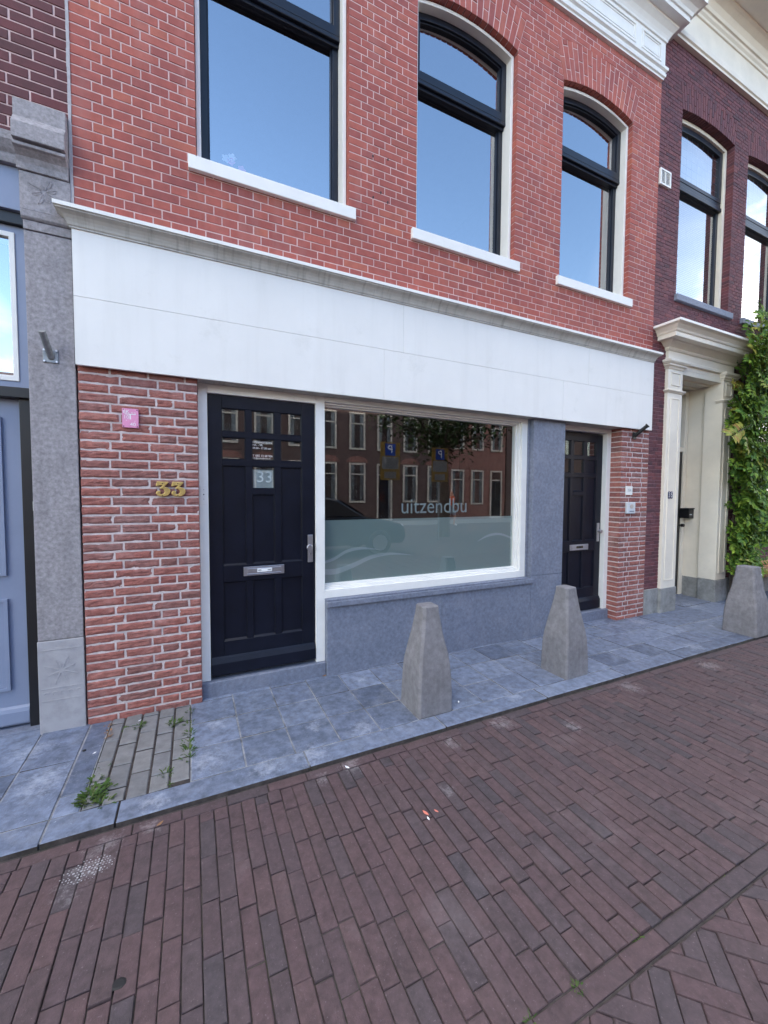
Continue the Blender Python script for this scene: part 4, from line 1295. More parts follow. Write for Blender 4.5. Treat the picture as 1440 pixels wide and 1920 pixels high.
raw(pane_poly(rect(W31[0] + .05, W31[1] - .05, 4.15, 6.35), 0.2), 'pane', 'window_glass', w)
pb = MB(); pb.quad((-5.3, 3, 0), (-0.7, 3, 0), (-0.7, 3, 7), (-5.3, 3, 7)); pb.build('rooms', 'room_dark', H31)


def stone_pilaster(x0, x1, name):
    p = MB()
    f = -0.004
    p.box(x0, x1, f, 0.3, 0.600, 3.132)
    p.box(x0 - 0.004, x1 + 0.002, f - 0.002, 0.3, -0.02, 0.597)
    # neck mouldings, frieze block, capital
    p.box(x0, x1, f - 0.006, 0.3, 3.136, 3.19)
    p.rings([[(x, q[0], q[1]) for q in ((0.3, 3.19), (f - 0.007, 3.193), (f - 0.018, 3.205), (f - 0.018, 3.245), (0.3, 3.248))] for x in (x0 - .008, x1 + .004)])
    p.box(x0 - 0.012, x1 + 0.002, f - 0.008, 0.3, 3.249, 3.472)
    prof = [(0.3, 3.474), (-0.022, 3.476), (-0.022, 3.490), (-0.022, 3.515), (-0.032, 3.545), (-0.062, 3.570), (-0.078, 3.576), (-0.078, 3.594), (-0.058, 3.595), (-0.058, 3.607), (-0.09, 3.608), (-0.088, 3.70), (-0.05, 3.755), (-0.048, 3.86), (0.3, 3.868)]
    p.rings([[(x, q[0], q[1]) for q in prof] for x in (x0 - .02, x1 - 0.004)])
    o = p.build(name, 'grey_stone', H31, bevel=0.004)
    # incised flower and scroll on the foot, flower on the frieze block
    for (fx, fz, rad, yy) in (((x0 + x1) / 2, 0.40, 0.085, f - 0.0025), ((x0 + x1) / 2 - .01, 3.375, 0.075, f - 0.0085)):
        e = MB()
        for k in range(8):
            a_ = 2 * math.pi * k / 8 + 0.39; L_ = rad * (1.15 if k % 2 else 0.9)
            d = Vector((math.cos(a_), math.sin(a_))); nrm = Vector((-d.y, d.x)); P = []
            for t, wd in ((0.15, .002), (0.5, .016), (0.8, .014), (1.0, .001)):
                P.append((t, wd))
            V = [(fx + d.x * L_ * t + nrm.x * w_, yy - 0.003 * (1 - abs(t - .6)), fz + d.y * L_ * t + nrm.y * w_) for t, w_ in P] + [(fx + d.x * L_ * t - nrm.x * w_, yy - 0.003 * (1 - abs(t - .6)), fz + d.y * L_ * t - nrm.y * w_) for t, w_ in P]
            e.add(V, [(i_, i_ + 1, 5 + i_, 4 + i_) for i_ in range(3)])
            e.tube([(fx + d.x * L_ * t, yy - 0.0028, fz + d.y * L_ * t) for t in (.2, .6, .95)], 0.0021, 5)
        e.build('carved_flower', 'pale_stone' if fz < 1 else 'grey_stone', o)
    e = MB()
    for zz in (0.535, 0.285, 0.205): e.box(x0 + .004, x1 - .004, f - 0.0055, f, zz, zz + 0.006)
    for k in range(5):
        cx_ = x0 + 0.035 + k * 0.042
        e.tube([(cx_ + 0.016 * math.cos(t) * (1 - t / 8), f - 0.003, 0.25 + 0.016 * math.sin(t) * (1 - t / 8)) for t in [q * 0.6 for q in range(9)]], 0.0028, 5)
    e.build('carved_scroll', 'pale_stone', o)
    b = MB(); b.box(x0 - 0.0035, x1 + 0.0015, f - 0.0035, f + .1, -0.02, 0.5965)
    b.build('foot_stone', 'pale_stone', o, bevel=0.004)
    return o


stone_pilaster(-0.900, -0.664, 'stone_pilaster'); stone_pilaster(-2.25, -2.0, 'stone_pilaster')
for xa, xb in ((-2.0, -0.918), (-5.4, -2.27)):
    lc = MB()
    lc.rings([[(x, q[0], q[1]) for q in ((0.3, 3.505), (0.004, 3.507), (0.0, 3.53), (0.004, 3.56), (-0.012, 3.58), (-0.03, 3.612), (-0.034, 3.618), (-0.034, 3.665), (0.0, 3.68), (0.3, 3.69))] for x in (xa, xb)])
    lc.build('stone_cornice', 'grey_stone', H31, bevel=0.003)
for xa, xb in ((-2.0, -0.906), (-5.4, -2.25)):
    lf = MB(); lf.box(xa, xb, 0.035, 0.2, 3.255, 3.506); lf.build('frieze_panel', 'blue_paint', H31, bevel=0.003)
lk_ = MB(); lk_.box(-2.0, -0.90, 0.06, 0.25, 3.185, 3.254); lk_.box(-0.985, -0.899, 0.11, 0.25, 0.0, 2.136); lk_.box(-2.0, -0.9, 0.075, 0.25, 2.137, 2.200); lk_.box(-2.0, -1.95, 0.11, 0.25, 0.0, 2.136)
lk_.build('door_frame', 'black_paint', H31, bevel=0.003)
lw = MB(); lw.loop_frame(rect(-1.999, -0.903, 2.201, 3.184), rect(-1.93, -0.970, 2.238, 3.142), 0.09, 0.22)
fw_ = lw.build('fanlight', 'blue_paint', H31, bevel=0.003)
lw = MB(); lw.loop_frame(rect(-1.93, -0.970, 2.238, 3.142), rect(-1.89, -0.998, 2.272, 3.112), 0.083, 0.2); lw.build('fanlight_sash', 'white_paint', fw_, bevel=0.003)
raw(pane_poly(rect(-1.90, -0.99, 2.262, 3.122), 0.105), 'pane', 'window_glass', fw_)
ld = MB(); ld.box(-1.948, -0.986, 0.15, 0.2, 0.02, 2.135)
for za, zb in ((1.01, 2.02), (0.26, 0.86)):
    for xa, xb in ((-1.84, -1.50), (-1.42, -1.083)):
        ld.loop_frame(rect(xa, xb, za, zb), rect(xa + .02, xb - .02, za + .02, zb - .02), 0.132, 0.15); ld.loop_frame(rect(xa + .02, xb - .02, za + .02, zb - .02), rect(xa + .045, xb - .045, za + .045, zb - .045), 0.141, 0.15)
        ld.loop_frame(rect(xa + .085, xb - .085, za + .085, zb - .085), rect(xa + .10, xb - .10, za + .10, zb - .10), 0.142, 0.15); ld.box(xa + .10, xb - .10, 0.1455, 0.15, za + .10, zb - .10)
ld.rings([[(x, q[0], q[1]) for q in ((0.15, 0.15), (0.132, 0.138), (0.125, 0.115), (0.125, 0.04), (0.15, 0.03))] for x in (-1.945, -0.990)])
ld.build('door', 'blue_paint', H31, bevel=0.002)
ls = MB(); ls.box(-2.0, -0.90, 0.06, 0.3, -0.03, 0.012); ls.build('doorstep', 'bluestone', H31, bevel=0.004)
sw = MB(); sw.loop_frame(rect(-5.3, -2.3, 0.5, 3.18), rect(-5.2, -2.4, 0.6, 3.1), 0.06, 0.2); w = sw.build('shop_window', 'blue_paint', H31, bevel=0.004); raw(pane_poly(rect(-5.21, -2.39, 0.59, 3.11), 0.12), 'pane', 'shop_glass', w)
sb = MB(); sb.box(-5.4, -2.25, 0.03, 0.3, -0.02, 0.499); sb.build('stone_plinth', 'bluestone', H31, bevel=0.004)
lt_ = MB(); lt_.box(-0.903, -0.8985, 0.004, 0.02, 1.43, 1.49); lt_.build('door_plate', 'white_paint', H31, bevel=0.002)

# ------------------------------------------------------------------ fittings on the walls
def fit_plate(name, x0, x1, z0, z1, y0, y1, mt, label, cat, bev=0.002):
    m_ = MB(); m_.box(x0 - (x0 + x1) / 2, x1 - (x0 + x1) / 2, y0, y1, z0 - (z0 + z1) / 2, z1 - (z0 + z1) / 2)
    o = m_.build(name, mt, None, bevel=bev)
    o.location = ((x0 + x1) / 2, 0, (z0 + z1) / 2)
    return tag(o, label, cat)


ps_ = fit_plate('hydrant_sign', -0.417, -0.323, 1.981, 2.108, -0.014, -0.002, 'pink_plate', 'small pink plate with white BK 10 40 marking screwed to the brick pier', 'sign')
pt = MB(); Y = -0.0148
put_text(pt, 'BK', 0.032, -0.394, Y, 2.086); put_text(pt, '42-46', 0.012, -0.352, Y, 2.080); put_text(pt, '10', 0.034, -0.393, Y, 2.050); put_text(pt, '40', 0.034, -0.356, Y, 2.003)
pt.quad((-0.402, Y, 2.068), (-0.338, Y, 2.068), (-0.338, Y, 2.073), (-0.402, Y, 2.073)); pt.quad((-0.374, Y, 2.036), (-0.367, Y, 2.036), (-0.367, Y, 2.068), (-0.374, Y, 2.068))
for px_, pz_ in ((-0.395, 2.027), (-0.346, 2.024)): pt.quad((px_, Y, pz_), (px_ + .004, Y, pz_), (px_ + .004, Y, pz_ + .004), (px_, Y, pz_ + .004))
raw(pt, 'lettering', 'white_print', ps_)
for px_, pz_ in ((-0.409, 2.100), (-0.331, 2.100), (-0.409, 1.989), (-0.331, 1.989)):
    sc_ = MB(); sc_.tube([(px_, -0.013, pz_), (px_, -0.0165, pz_)], 0.0035, 8); sc_.build('screw', 'gum_black', ps_)

# brass house number
three = [(0.10, 0.97), (0.78, 0.95), (0.80, 0.90), (0.53, 0.64), (0.60, 0.62), (0.76, 0.57), (0.87, 0.47), (0.90, 0.34), (0.86, 0.20), (0.75, 0.09), (0.58, 0.02), (0.40, 0.0), (0.22, 0.03), (0.08, 0.11), (0.02, 0.22), (0.05, 0.32), (0.14, 0.38), (0.27, 0.37),
         (0.33, 0.31), (0.28, 0.27), (0.27, 0.21), (0.33, 0.165), (0.42, 0.17), (0.51, 0.22), (0.55, 0.31), (0.52, 0.42), (0.44, 0.49), (0.34, 0.51), (0.22, 0.50), (0.43, 0.72), (0.30, 0.72), (0.20, 0.70), (0.13, 0.66), (0.02, 0.67)]
hn = empty('house_number', (-0.135, 0, 1.57), 'brass house number 33 on the rough brick pier left of the front door', 'house number')
for x0 in (-0.232, -0.137):
    dg_ = MB(); dg_.prism([(x0 + 0.102 * u, 1.519 + 0.109 * v) for u, v in three], -0.020, -0.004)
    o = dg_.build('digit', 'brass', hn, bevel=0.003)
    dh = MB()
    for u, v in ((0.42, 0.84), (0.42, 0.075)): dh.tube([(x0 + 0.102 * u, -0.0195, 1.519 + .109 * v), (x0 + 0.102 * u, -0.0208, 1.519 + .109 * v)], 0.0036, 8)
    dh.build('screw_hole', 'gum_black', o)
hn5 = empty('house_number', (5.66, 0, 1.55), 'small navy and white house number 35 on the cream pilaster', 'house number')
for k, ch in enumerate('35'):
    x0 = 5.625 + k * 0.053
    dp = MB(); dp.prism([(x0 + 0.025 * math.copysign(abs(math.cos(t)) ** .6, math.cos(t)), 1.548 + 0.048 * math.copysign(abs(math.sin(t)) ** .6, math.sin(t))) for t in [2 * math.pi * q / 20 for q in range(20)]], -0.036, -0.028)
    o = dp.build('digit_plate', 'navy_plate', hn5, bevel=0.001, seg=1)
    dt = MB(); put_text(dt, ch, 0.092, x0, -0.0367, 1.548, sx=0.75); raw(dt, 'digit', 'white_print', o)

np_ = fit_plate('name_plate', 4.788, 4.912, 1.548, 1.655, -0.010, 0.0, 'white_paint', 'white card with number 33A above the doorbell on the right brick pier', 'sign')
nt_ = MB(); put_text(nt_, '33A', 0.048, 4.852, -0.0112, 1.603, sx=0.9); raw(nt_, 'lettering', 'grey_print', np_)
db = fit_plate('doorbell', 4.796, 4.950, 1.318, 1.456, -0.030, 0.0, 'plastic_grey', 'pale grey doorbell box under the white number card', 'doorbell', 0.006)
bt = MB(); bt.prism([(4.873 + 0.032 * math.cos(t), 1.408 + 0.028 * math.sin(t)) for t in [2 * math.pi * q / 16 for q in range(16)]], -0.034, -0.029); bt.build('button', 'steel', db, bevel=0.002)
bn = MB(); bn.box(4.838, 4.926, -0.0325, -0.029, 1.338, 1.354); bn.build('name_slot', 'grey_print', db)

# flag pole holders
f1 = empty('flagpole_holder', (-0.787, 0, 2.395), 'galvanised flagpole holder tube bolted to the grey stone pilaster', 'flagpole holder')
a = MB(); a.box(-0.826, -0.748, -0.010, -0.003, 2.352, 2.436); a.build('base_plate', 'galvanised', f1, bevel=0.003)
a = MB(); p0 = Vector((-0.785, -0.008, 2.385)); p1 = p0 + Vector((-0.012, -0.105, 0.115)).normalized() * 0.165
a.tube([p0, p1], 0.0185, 18, caps=False); a.tube([p1, p0 + (p1 - p0) * 0.2], 0.0155, 18, caps=True); a.rings([[p1 + Vector((math.cos(t), 0, 0)) * r_ + (Vector((0, 0.74, 0.67)) * math.sin(t)) * r_ for t in [2 * math.pi * q / 18 for q in range(18)]] for r_ in (0.0185, 0.0155)], caps=False)
a.build('tube', 'galvanised', f1)
for bx, bz in ((-0.818, 2.428), (-0.756, 2.428), (-0.818, 2.360), (-0.756, 2.360)):
    a = MB(); a.tube([(bx, -0.009, bz), (bx, -0.017, bz)], 0.0065, 6); a.build('bolt', 'steel', f1)
f2_ = empty('flagpole_holder', (4.92, 0, 2.29), 'black flagpole holder under the right end of the white fascia board', 'flagpole holder')
a = MB(); a.box(4.885, 4.955, -0.012, 0.0, 2.235, 2.318); a.build('base_plate', 'black_paint', f2_, bevel=0.004)
a = MB(); p0 = Vector((4.92, -0.01, 2.272)); d_ = Vector((0.03, -0.10, 0.088)).normalized(); a.tube([p0, p0 + d_ * .13, p0 + d_ * .165, p0 + d_ * .167, p0 + d_ * .178], [0.021, 0.021, 0.022, 0.028, 0.028], 16); a.build('tube', 'black_paint', f2_)

mbx = empty('letter_box', (6.80, 0.38, 1.27), 'black letter box on the cream wall inside the doorway', 'letter box')
a = MB(); a.box(6.735, 6.855, 0.30, 0.452, 1.20, 1.335); a.build('body', 'black_paint', mbx, bevel=0.006)
a = MB(); a.box(6.728, 6.858, 0.292, 0.45, 1.337, 1.352); a.build('lid', 'black_paint', mbx, bevel=0.003)
a = MB(); a.box(6.745, 6.80, 0.2985, 0.2995, 1.25, 1.262); a.build('sticker', 'plastic_grey', mbx)

vg = empty('vent_grille', (5.35, 0, 5.46), 'small white vent grille high on the purple brick wall', 'vent')
a = MB(); a.loop_frame(rect(5.248, 5.462, 5.375, 5.565), rect(5.268, 5.442, 5.395, 5.545), -0.012, 0.015); a.box(5.35, 5.36, -0.010, 0.012, 5.395, 5.545)
for k in range(9):
    zz = 5.40 + k * 0.0165; a.box(5.268, 5.442, -0.006, 0.000, zz, zz + .0045)
a.build('grille', 'white_paint', vg)
a = MB(); a.box(5.266, 5.444, 0.0085, 0.011, 5.393, 5.547); a.build('backing', 'black_paint', vg)


# ------------------------------------------------------------------ bollards
def bollard(x, y, label, seed, base=0.14, rot=0.0, tw=0.066, h=0.748):
    random.seed(seed)
    prof = [(0, base), (0.10, base * .995), (0.24, base * .965), (0.33, base * .915), (0.42, base * .82), (0.50, base * .715), (0.57, max(base * .625, tw * 1.25)), (0.64, max(base * .555, tw * 1.12)), (0.70, tw * 1.05), (h - 0.006, tw), (h, tw * 0.95)]
    rings = []
    for z, hw in prof:
        c = 0.015 + 0.008 * (1 - hw / base)
        c = min(c, hw * .5)
        sq = [(hw - c, -hw), (hw, -hw + c), (hw, hw - c), (hw - c, hw), (-hw + c, hw), (-hw, hw - c), (-hw, -hw + c), (-hw + c, -hw)]
        ring = []
        for k, p in enumerate(sq):
            q = sq[(k + 1) % 8]
            n = 3 if k % 2 else 1
            for t in range(n):
                u = t / n; ring.append((p[0] + (q[0] - p[0]) * u, p[1] + (q[1] - p[1]) * u, z))
        rings.append([(vx + 0.0025 * nz3(vx + seed, vy, z, 9) + 0.001 * nz3(vx, vy + seed, z, 40), vy + 0.0025 * nz3(vx, vy, z + seed, 9), vz) for vx, vy, vz in ring])
    b = MB(); b.rings(rings)
    o = b.build('stone_bollard', 'bollard_stone', None, bevel=0.002, seg=1)
    o.location = (x, y, 0.0); o.rotation_euler = (0, 0, rot)
    return tag(o, label, 'bollard', 'stone bollards along the pavement edge')


bollard(1.522, -0.735, 'grey stone bollard in front of the shop window', 3)
bollard(2.928, -0.742, 'grey stone bollard in front of the second black door', 8, rot=R(1.5))
b3 = bollard(5.655, -0.885, 'stout grey stone bollard by the cream doorway and creeper', 15, base=0.158, tw=0.085, h=0.752)
a = MB(); a.prism([(5.80, 0.0)] * 0 or [(0.017 * math.cos(2 * math.pi * q / 12), 0.017 * math.sin(2 * math.pi * q / 12)) for q in range(12)], -0.004, 0.0)
o = a.build('round_marker', 'white_print', b3); o.location = (0.068, -0.0885, 0.655); o.matrix_parent_inverse = Matrix()
a = MB(); a.prism([(0.010 * math.cos(2 * math.pi * q / 10), 0.010 * math.sin(2 * math.pi * q / 10)) for q in range(10)], -0.0055, -0.0035)
o2 = a.build('marker_centre', 'bollard_stone', b3); o2.location = (0.068, -0.0885, 0.655); o2.matrix_parent_inverse = Matrix()

# ------------------------------------------------------------------ creeper, bench
random.seed(21)


def leaflet(mb, base, d, up, ln, wd, mi=0):
    """a folded pointed leaflet of four faces"""
    d = d.normalized(); s = d.cross(up).normalized(); n = s.cross(d).normalized()
    dr = -0.25 * ln
    P = [base, base + d * ln * .35 + s * wd * .5 + n * .12 * wd, base + d * ln * .35 - s * wd * .5 + n * .12 * wd, base + d * ln * .4, base + d * ln * .72 + s * wd * .38 + n * (.1 * wd + dr * .25), base + d * ln * .72 - s * wd * .38 + n * (.1 * wd + dr * .25), base + d * ln + n * dr * .6]
    mb.add(P, [(0, 1, 3), (0, 3, 2), (1, 4, 6, 3), (3, 6, 5, 2)], mi)


def compound_leaf(mb, p, d, size, mi, n=4):
    up = Vector((random.uniform(-.5, .5), -1.0, random.uniform(0.1, .9))).normalized()
    d = (d - up * d.dot(up) * .6).normalized()
    s = d.cross(up).normalized()
    for k in range(n):
        t = 0.25 + 0.6 * k / max(1, n - 1)
        q = p + d * size * t + Vector((0, 0, -0.10 * size * t * t))
        ll = size * random.uniform(.34, .44) * (1 - .25 * abs(t - .5))
        for sg in (1, -1):
            leaflet(mb, q, (d * .45 + s * sg + Vector((random.uniform(-.2, .2), random.uniform(-.2, .2), random.uniform(-.35, .1)))), up, ll, ll * .46, mi)
    leaflet(mb, p + d * size * .9, d, up, size * .4, size * .18, mi)


vine = empty('climbing_vine', (7.35, -0.10, 0), 'lush green wisteria creeper climbing beside the cream doorway', 'plant')
vf = MB()


def vine_pt():
    """a spot in the creeper: a dense column beside the doorway, a spread over the window, a canopy above"""
    while True:
        z = random.uniform(0.55, 4.15)
        if z > 3.25: lo, hi = 6.72 + max(0, (z - 3.5) * .55), 9.4
        elif z > 2.45: lo, hi = 6.80 - .05 * math.sin(z * 7), 8.6
        else: lo, hi = 6.93 - 0.10 * math.sin(z * 3.2), 7.95 + 0.25 * math.sin(z * 4)
        x = random.uniform(lo, hi) if random.random() < .75 else random.uniform(lo, lo + .5)
        if x > 7.75 and z < 2.5 and random.random() < .5: continue
        if z > 3.9 and random.random() < .4: continue
        if z < .95 and x > 7.25: continue
        if nz3(x, 0, z, 2.2) < -0.30: continue
        if x < 7.1:
            yy = -0.12 - random.random() * .22 if z < 3.1 else -0.30 - random.random() * .16
        else:
            yy = -0.05 - random.random() ** 1.3 * (0.34 if z < 3 else 0.45)
        return x, yy, z


for k in range(1900):
    x, yy, z = vine_pt()
    front = yy < -0.2
    mi = 1 if (random.random() < (.20 if z > 3.0 else .05)) else 0
    ang = random.uniform(0, 2 * math.pi)
    d = Vector((math.cos(ang), random.uniform(-.9, -.1), math.sin(ang) * .7 - .35))
    compound_leaf(vf, Vector((x, yy, z)), d, random.uniform(.14, .26), mi, random.choice((3, 4, 4, 5)))
# the spray that reaches across the doorway
for (x, yy, z, dx, dz, sz, mi) in ((6.55, -.42, 2.43, -1, -.15, .30, 1), (6.75, -.4, 2.52, -1, .1, .30, 0), (6.35, -.45, 2.36, -1, -.05, .34, 1), (6.85, -.35, 2.60, -.8, .35, .3, 0), (6.95, -.3, 2.46, -.6, -.6, .3, 0), (6.6, -.4, 2.36, -.5, -.8, .28, 1), (7.0, -.3, 2.66, -.3, .8, .28, 0), (6.9, -.35, 2.3, -.9, -.4, .26, 0), (6.9, -.2, 2.05, -.9, -.2, .24, 0), (6.95, -.2, 1.86, -1, -.1, .26, 0)):
    compound_leaf(vf, Vector((x, yy, z)), Vector((dx, -.25, dz)), sz, mi, 5)
vf.build('foliage', ['vine_leaf', 'autumn_leaf'], vine)
vs_ = MB()
for k in range(9):
    x = 7.22 + random.uniform(-.09, .22); pth = []
    for q in range(12):
        zz = q * 0.36
        pth.append((x + 0.05 * math.sin(q * 1.3 + k) + (q > 7) * (q - 7) * random.uniform(-.02, .35), -0.07 - 0.03 * math.sin(q * .9 + k * 2) - (q > 8) * .1, zz - 0.01))
    vs_.tube(pth, [random.uniform(.012, .026) * (1 - q / 15) for q in range(12)], 7)
vs_.tube([(7.1, -.2, 2.45), (6.8, -.38, 2.5), (6.5, -.43, 2.42), (6.3, -.45, 2.36)], [.006, .005, .004, .002], 5)
vs_.build('stem', 'bark', vine)
# bench
bh = empty('wooden_bench', (8.2, -0.3, 0), 'orange brown slatted wooden bench standing under the creeper', 'bench')
for k in range(4):
    a = MB(); a.box(7.50, 9.1, -0.055 - .01 * k, -0.035 - .01 * k, 0.47 + k * 0.075 - .22, 0.53 + k * 0.075 - .22); a.build('back_slat', 'slat_wood', bh, bevel=0.004)
for k in range(4):
    a = MB(); a.box(7.50, 9.1, -0.50 + k * 0.11, -0.41 + k * 0.11, 0.43 - .0 - .18 * 0, 0.455); a.build('seat_slat', 'slat_wood', bh, bevel=0.004)
for x in (7.56, 9.02):
    a = MB(); a.box(x, x + .05, -0.47, -0.43, 0, 0.428); a.build('leg', 'slat_wood', bh, bevel=0.004)
    a = MB(); a.box(x, x + .05, -0.115, -0.03, 0, 0.428); a.box(x, x + .05, -0.034, -0.018, 0.43, 0.80); a.build('leg', 'slat_wood', bh, bevel=0.004)

# ------------------------------------------------------------------ weeds, litter on the ground
WEED_V = []


def gpt(px, py, z=0.0):
    d = CR * ((px - 720) / 756.9) - CU * ((py - 960) / 756.9) + CF
    t = (z - CAM.z) / d.z
    p = CAM + d * t
    return p


weeds = [  # pixel of the tuft in the photograph, size, blades
    (261, 1361, .05, 30, 'green weed tuft at the foot of the brick pier, second joint'), (327, 1356, .055, 36, 'largest green weed tuft before the brick pier'), (236, 1367, .035, 12, 'small weed at the pier foot beside dry leaves'),
    (357, 1335, .04, 12, 'weed at the right corner of the brick pier'), (355, 1357, .04, 16, 'weed in the tile joint just below the pier corner'), (353, 1395, .05, 20, 'weed halfway along the joint right of the grey pavers'), (353, 1422, .05, 18, 'weed at the lower end of the joint right of the grey pavers'),
    (168, 1500, .065, 70, 'wide yellowish weed clump on the kerb stone by the grey pavers'), (190, 1480, .06, 30, 'weed strand left of the grey pavers'), (197, 1505, .05, 24, 'low weed mat at the lower left corner of the grey pavers'), (182, 1460, .05, 22, 'weed in the joint left of the grey pavers'),
    (208, 1474, .03, 10, 'thin weed between the first grey pavers'), (310, 1450, .045, 18, 'weed between the last grey pavers near the kerb'), (320, 1470, .03, 12, 'weed at the kerb end of the last grey pavers'), (356, 1375, .045, 20, 'weed in the right paver joint, below the pier corner weed'), (354, 1408, .05, 22, 'weed in the right paver joint between two larger ones'), (175, 1488, .06, 40, 'weed behind the wide clump on the kerb stone'), (192, 1440, .035, 14, 'weed high in the joint left of the grey pavers'), (240, 1418, .02, 6, 'tiny weed between the second and third grey pavers')]
sweeds = [(1237, 1655, .035, 22), (1195, 1757, .05, 40), (1082, 1850, .045, 34), (995, 1910, .045, 30), (1352, 1640, .035, 22), (1325, 1590, .025, 12), (1385, 1550, .03, 16), (1342, 1520, .025, 12), (950, 1702, .03, 8), (955, 1597, .03, 10), (995, 1475, .03, 12), (935, 1500, .025, 8), (1375, 1765, .02, 8),
          (1006, 1315, .05, 22), (1107, 1292, .05, 22), (1130, 1293, .05, 16), (525, 1597, .02, 8), (605, 1588, .025, 10), (60, 1810, .025, 8), (92, 1842, .02, 6)]


def weed(px, py, size, n, z, label, group=None, seed=0):
    random.seed(seed + int(px * 3 + py))
    p = gpt(px, py, z); w = MB()
    for k in range(n):
        a_ = random.uniform(0, 2 * math.pi); r_ = size * .45 * math.sqrt(random.random())
        b = Vector((r_ * math.cos(a_), r_ * math.sin(a_), -0.004))
        a2 = a_ + random.gauss(0, .7); d = Vector((math.cos(a2), math.sin(a2), 0)); ln = size * random.uniform(.25, .8); wd = ln * random.uniform(.08, .30)
        s = Vector((-d.y, d.x, 0)); lift = random.uniform(.25, 1.0)
        V = []
        for t in (0, .35, .7, 1.0):
            c_ = b + d * ln * t * (1 - .35 * lift) + Vector((0, 0, ln * lift * (t - .45 * t * t)))
            ww = wd * (0.5, 1.0, .75, .08)[int(t / .34)]
            V += [c_ - s * ww / 2, c_ + s * ww / 2]
        w.add(V, [(0, 1, 3, 2), (2, 3, 5, 4), (4, 5, 7, 6)])
    o = w.build('weed', 'weed_leaf')
    o.location = (p.x, p.y, z)
    tag(o, label, 'weed', group)


for px, py, s, n, lab in weeds: weed(px, py, s * 1.25, int(n * 1.5), -0.002, lab, 'weeds in the joints of the grey pavers')
for px, py, s, n in sweeds: weed(px, py, s * .62, int(n * 1.3), SZ - .004, 'tiny green weed tuft in a joint of the street bricks', 'weeds in the street brick joints')
random.seed(77)


def litter(px, py, z, size, mt, label, name='fallen_leaf', cat='leaf', group=None):
    p = gpt(px, py, z); w = MB(); a_ = random.uniform(0, 6.28); d = Vector((math.cos(a_), math.sin(a_), 0)); s = Vector((-d.y, d.x, 0))
    rows = []
    for t, ww, hh in ((-1, .08, .25), (-.5, .7, .05), (0, 1, .0), (.5, .7, .08), (1, .05, .35)):
        rows.append([d * t * size + s * ww * size * .42 * u + Vector((0, 0, 0.003 + size * (.12 * abs(u) + hh * .35))) for u in (-1, 0, 1)])
    w.rings(rows, close=False)
    o = w.build(name, mt); o.location = (p.x, p.y, z); tag(o, label, cat, group)


for k, (px, py, z, sz, mt_, lab) in enumerate((
        (798, 1526, SZ, .020, 'petal', 'bright orange red petal on the street bricks, left one of the pair'), (818, 1522, SZ, .013, 'petal', 'small orange red petal beside the brighter one on the street'),
        (803, 1536, SZ, .012, 'white_print', 'tiny white scrap of paper beside the orange petals'), (651, 1440, SZ, .018, 'orchid_white', 'pale dry scrap at the kerb near the middle of the kerb line'),
        (300, 1546, SZ, .018, 'dry_leaf', 'brown dry leaf on the street bricks below the grey pavers'), (600, 1262, 0, .02, 'dry_leaf', 'dry leaf in the corner of the doorstep and stone plinth'),
        (608, 1268, 0, .022, 'dry_leaf', 'curled dry leaf against the stone plinth corner'), (262, 1352, 0, .012, 'white_print', 'white crumb on the grey pavers at the pier foot'),
        (860, 1317, 0, .014, 'white_print', 'white scrap at the right foot of the bollard before the window'), (177, 1413, 0, .012, 'white_print', 'white crumb on the slab left of the grey pavers'))):
    litter(px, py, z, sz, mt_, lab, 'fallen_leaf' if 'leaf' in lab else ('petal' if 'petal' in lab else 'paper_scrap'), 'leaf' if 'leaf' in lab else ('petal' if 'petal' in lab else 'litter'))
# a drift of dry leaves at the pier foot
dl = MB()
for k in range(26):
    p = gpt(203 + random.uniform(-8, 8), 1372 + random.uniform(-14, 14)); a_ = random.uniform(0, 6.28); d = Vector((math.cos(a_), math.sin(a_), random.uniform(-.2, .5))); s = Vector((-d.y, d.x, .1)); q = Vector((p.x, p.y, .004 + .006 * random.random())); sz = random.uniform(.006, .014)
    dl.add([q - d * sz, q + s * sz * .5, q + d * sz, q - s * sz * .5], [(0, 1, 2, 3)])
struct(dl.build('leaf_litter', 'dry_leaf'), 'drift of dry brown leaf crumbs at the pier foot', 'stuff')
for k, (px, py, z, sz, lab) in enumerate(((222, 1846, SZ, .022, 'black gum blot on the street bricks, lower left'), (158, 1407, 0, .010, 'small black gum spot on the slab left of the grey pavers'))):
    p = gpt(px, py, z); a = MB(); n = 14
    ring = [(p.x + sz * (1 + .25 * nz3(q, k, 0, .9)) * math.cos(2 * math.pi * q / n), p.y + .8 * sz * (1 + .2 * nz3(q, k, 5, .9)) * math.sin(2 * math.pi * q / n)) for q in range(n)]
    a.rings([[(x, y, z - .002) for x, y in ring], [(x, y, z + .0025) for x, y in ring], [(p.x + (x - p.x) * .7, p.y + (y - p.y) * .7, z + .004) for x, y in ring]])
    tag(a.build('chewing_gum', 'gum_black'), lab, 'gum')

# white dotted print left on the street bricks
random.seed(9)
pm = MB(); c0 = gpt(165, 1632, SZ)
for i in range(-7, 8):
    for j in range(-4, 5):
        r2 = (i / 7.5) ** 2 + (j / 4.5) ** 2
        if r2 > 1 or random.random() < .12: continue
        x, y = c0.x + i * .0125 + j * .003 + random.gauss(0, .0012), c0.y + j * .0125 + random.gauss(0, .0012)
        r_ = .0034 * random.uniform(.6, 1.3) * (1.25 - .6 * r2)
        pm.add([(x + r_ * math.cos(t), y + r_ * math.sin(t), SZ + .0045) for t in [2 * math.pi * q / 7 for q in range(7)]], [tuple(range(7))])
tag(pm.build('paint_mark', 'chalk'), 'white dotted paint print on the street bricks near the kerb', 'paint mark')

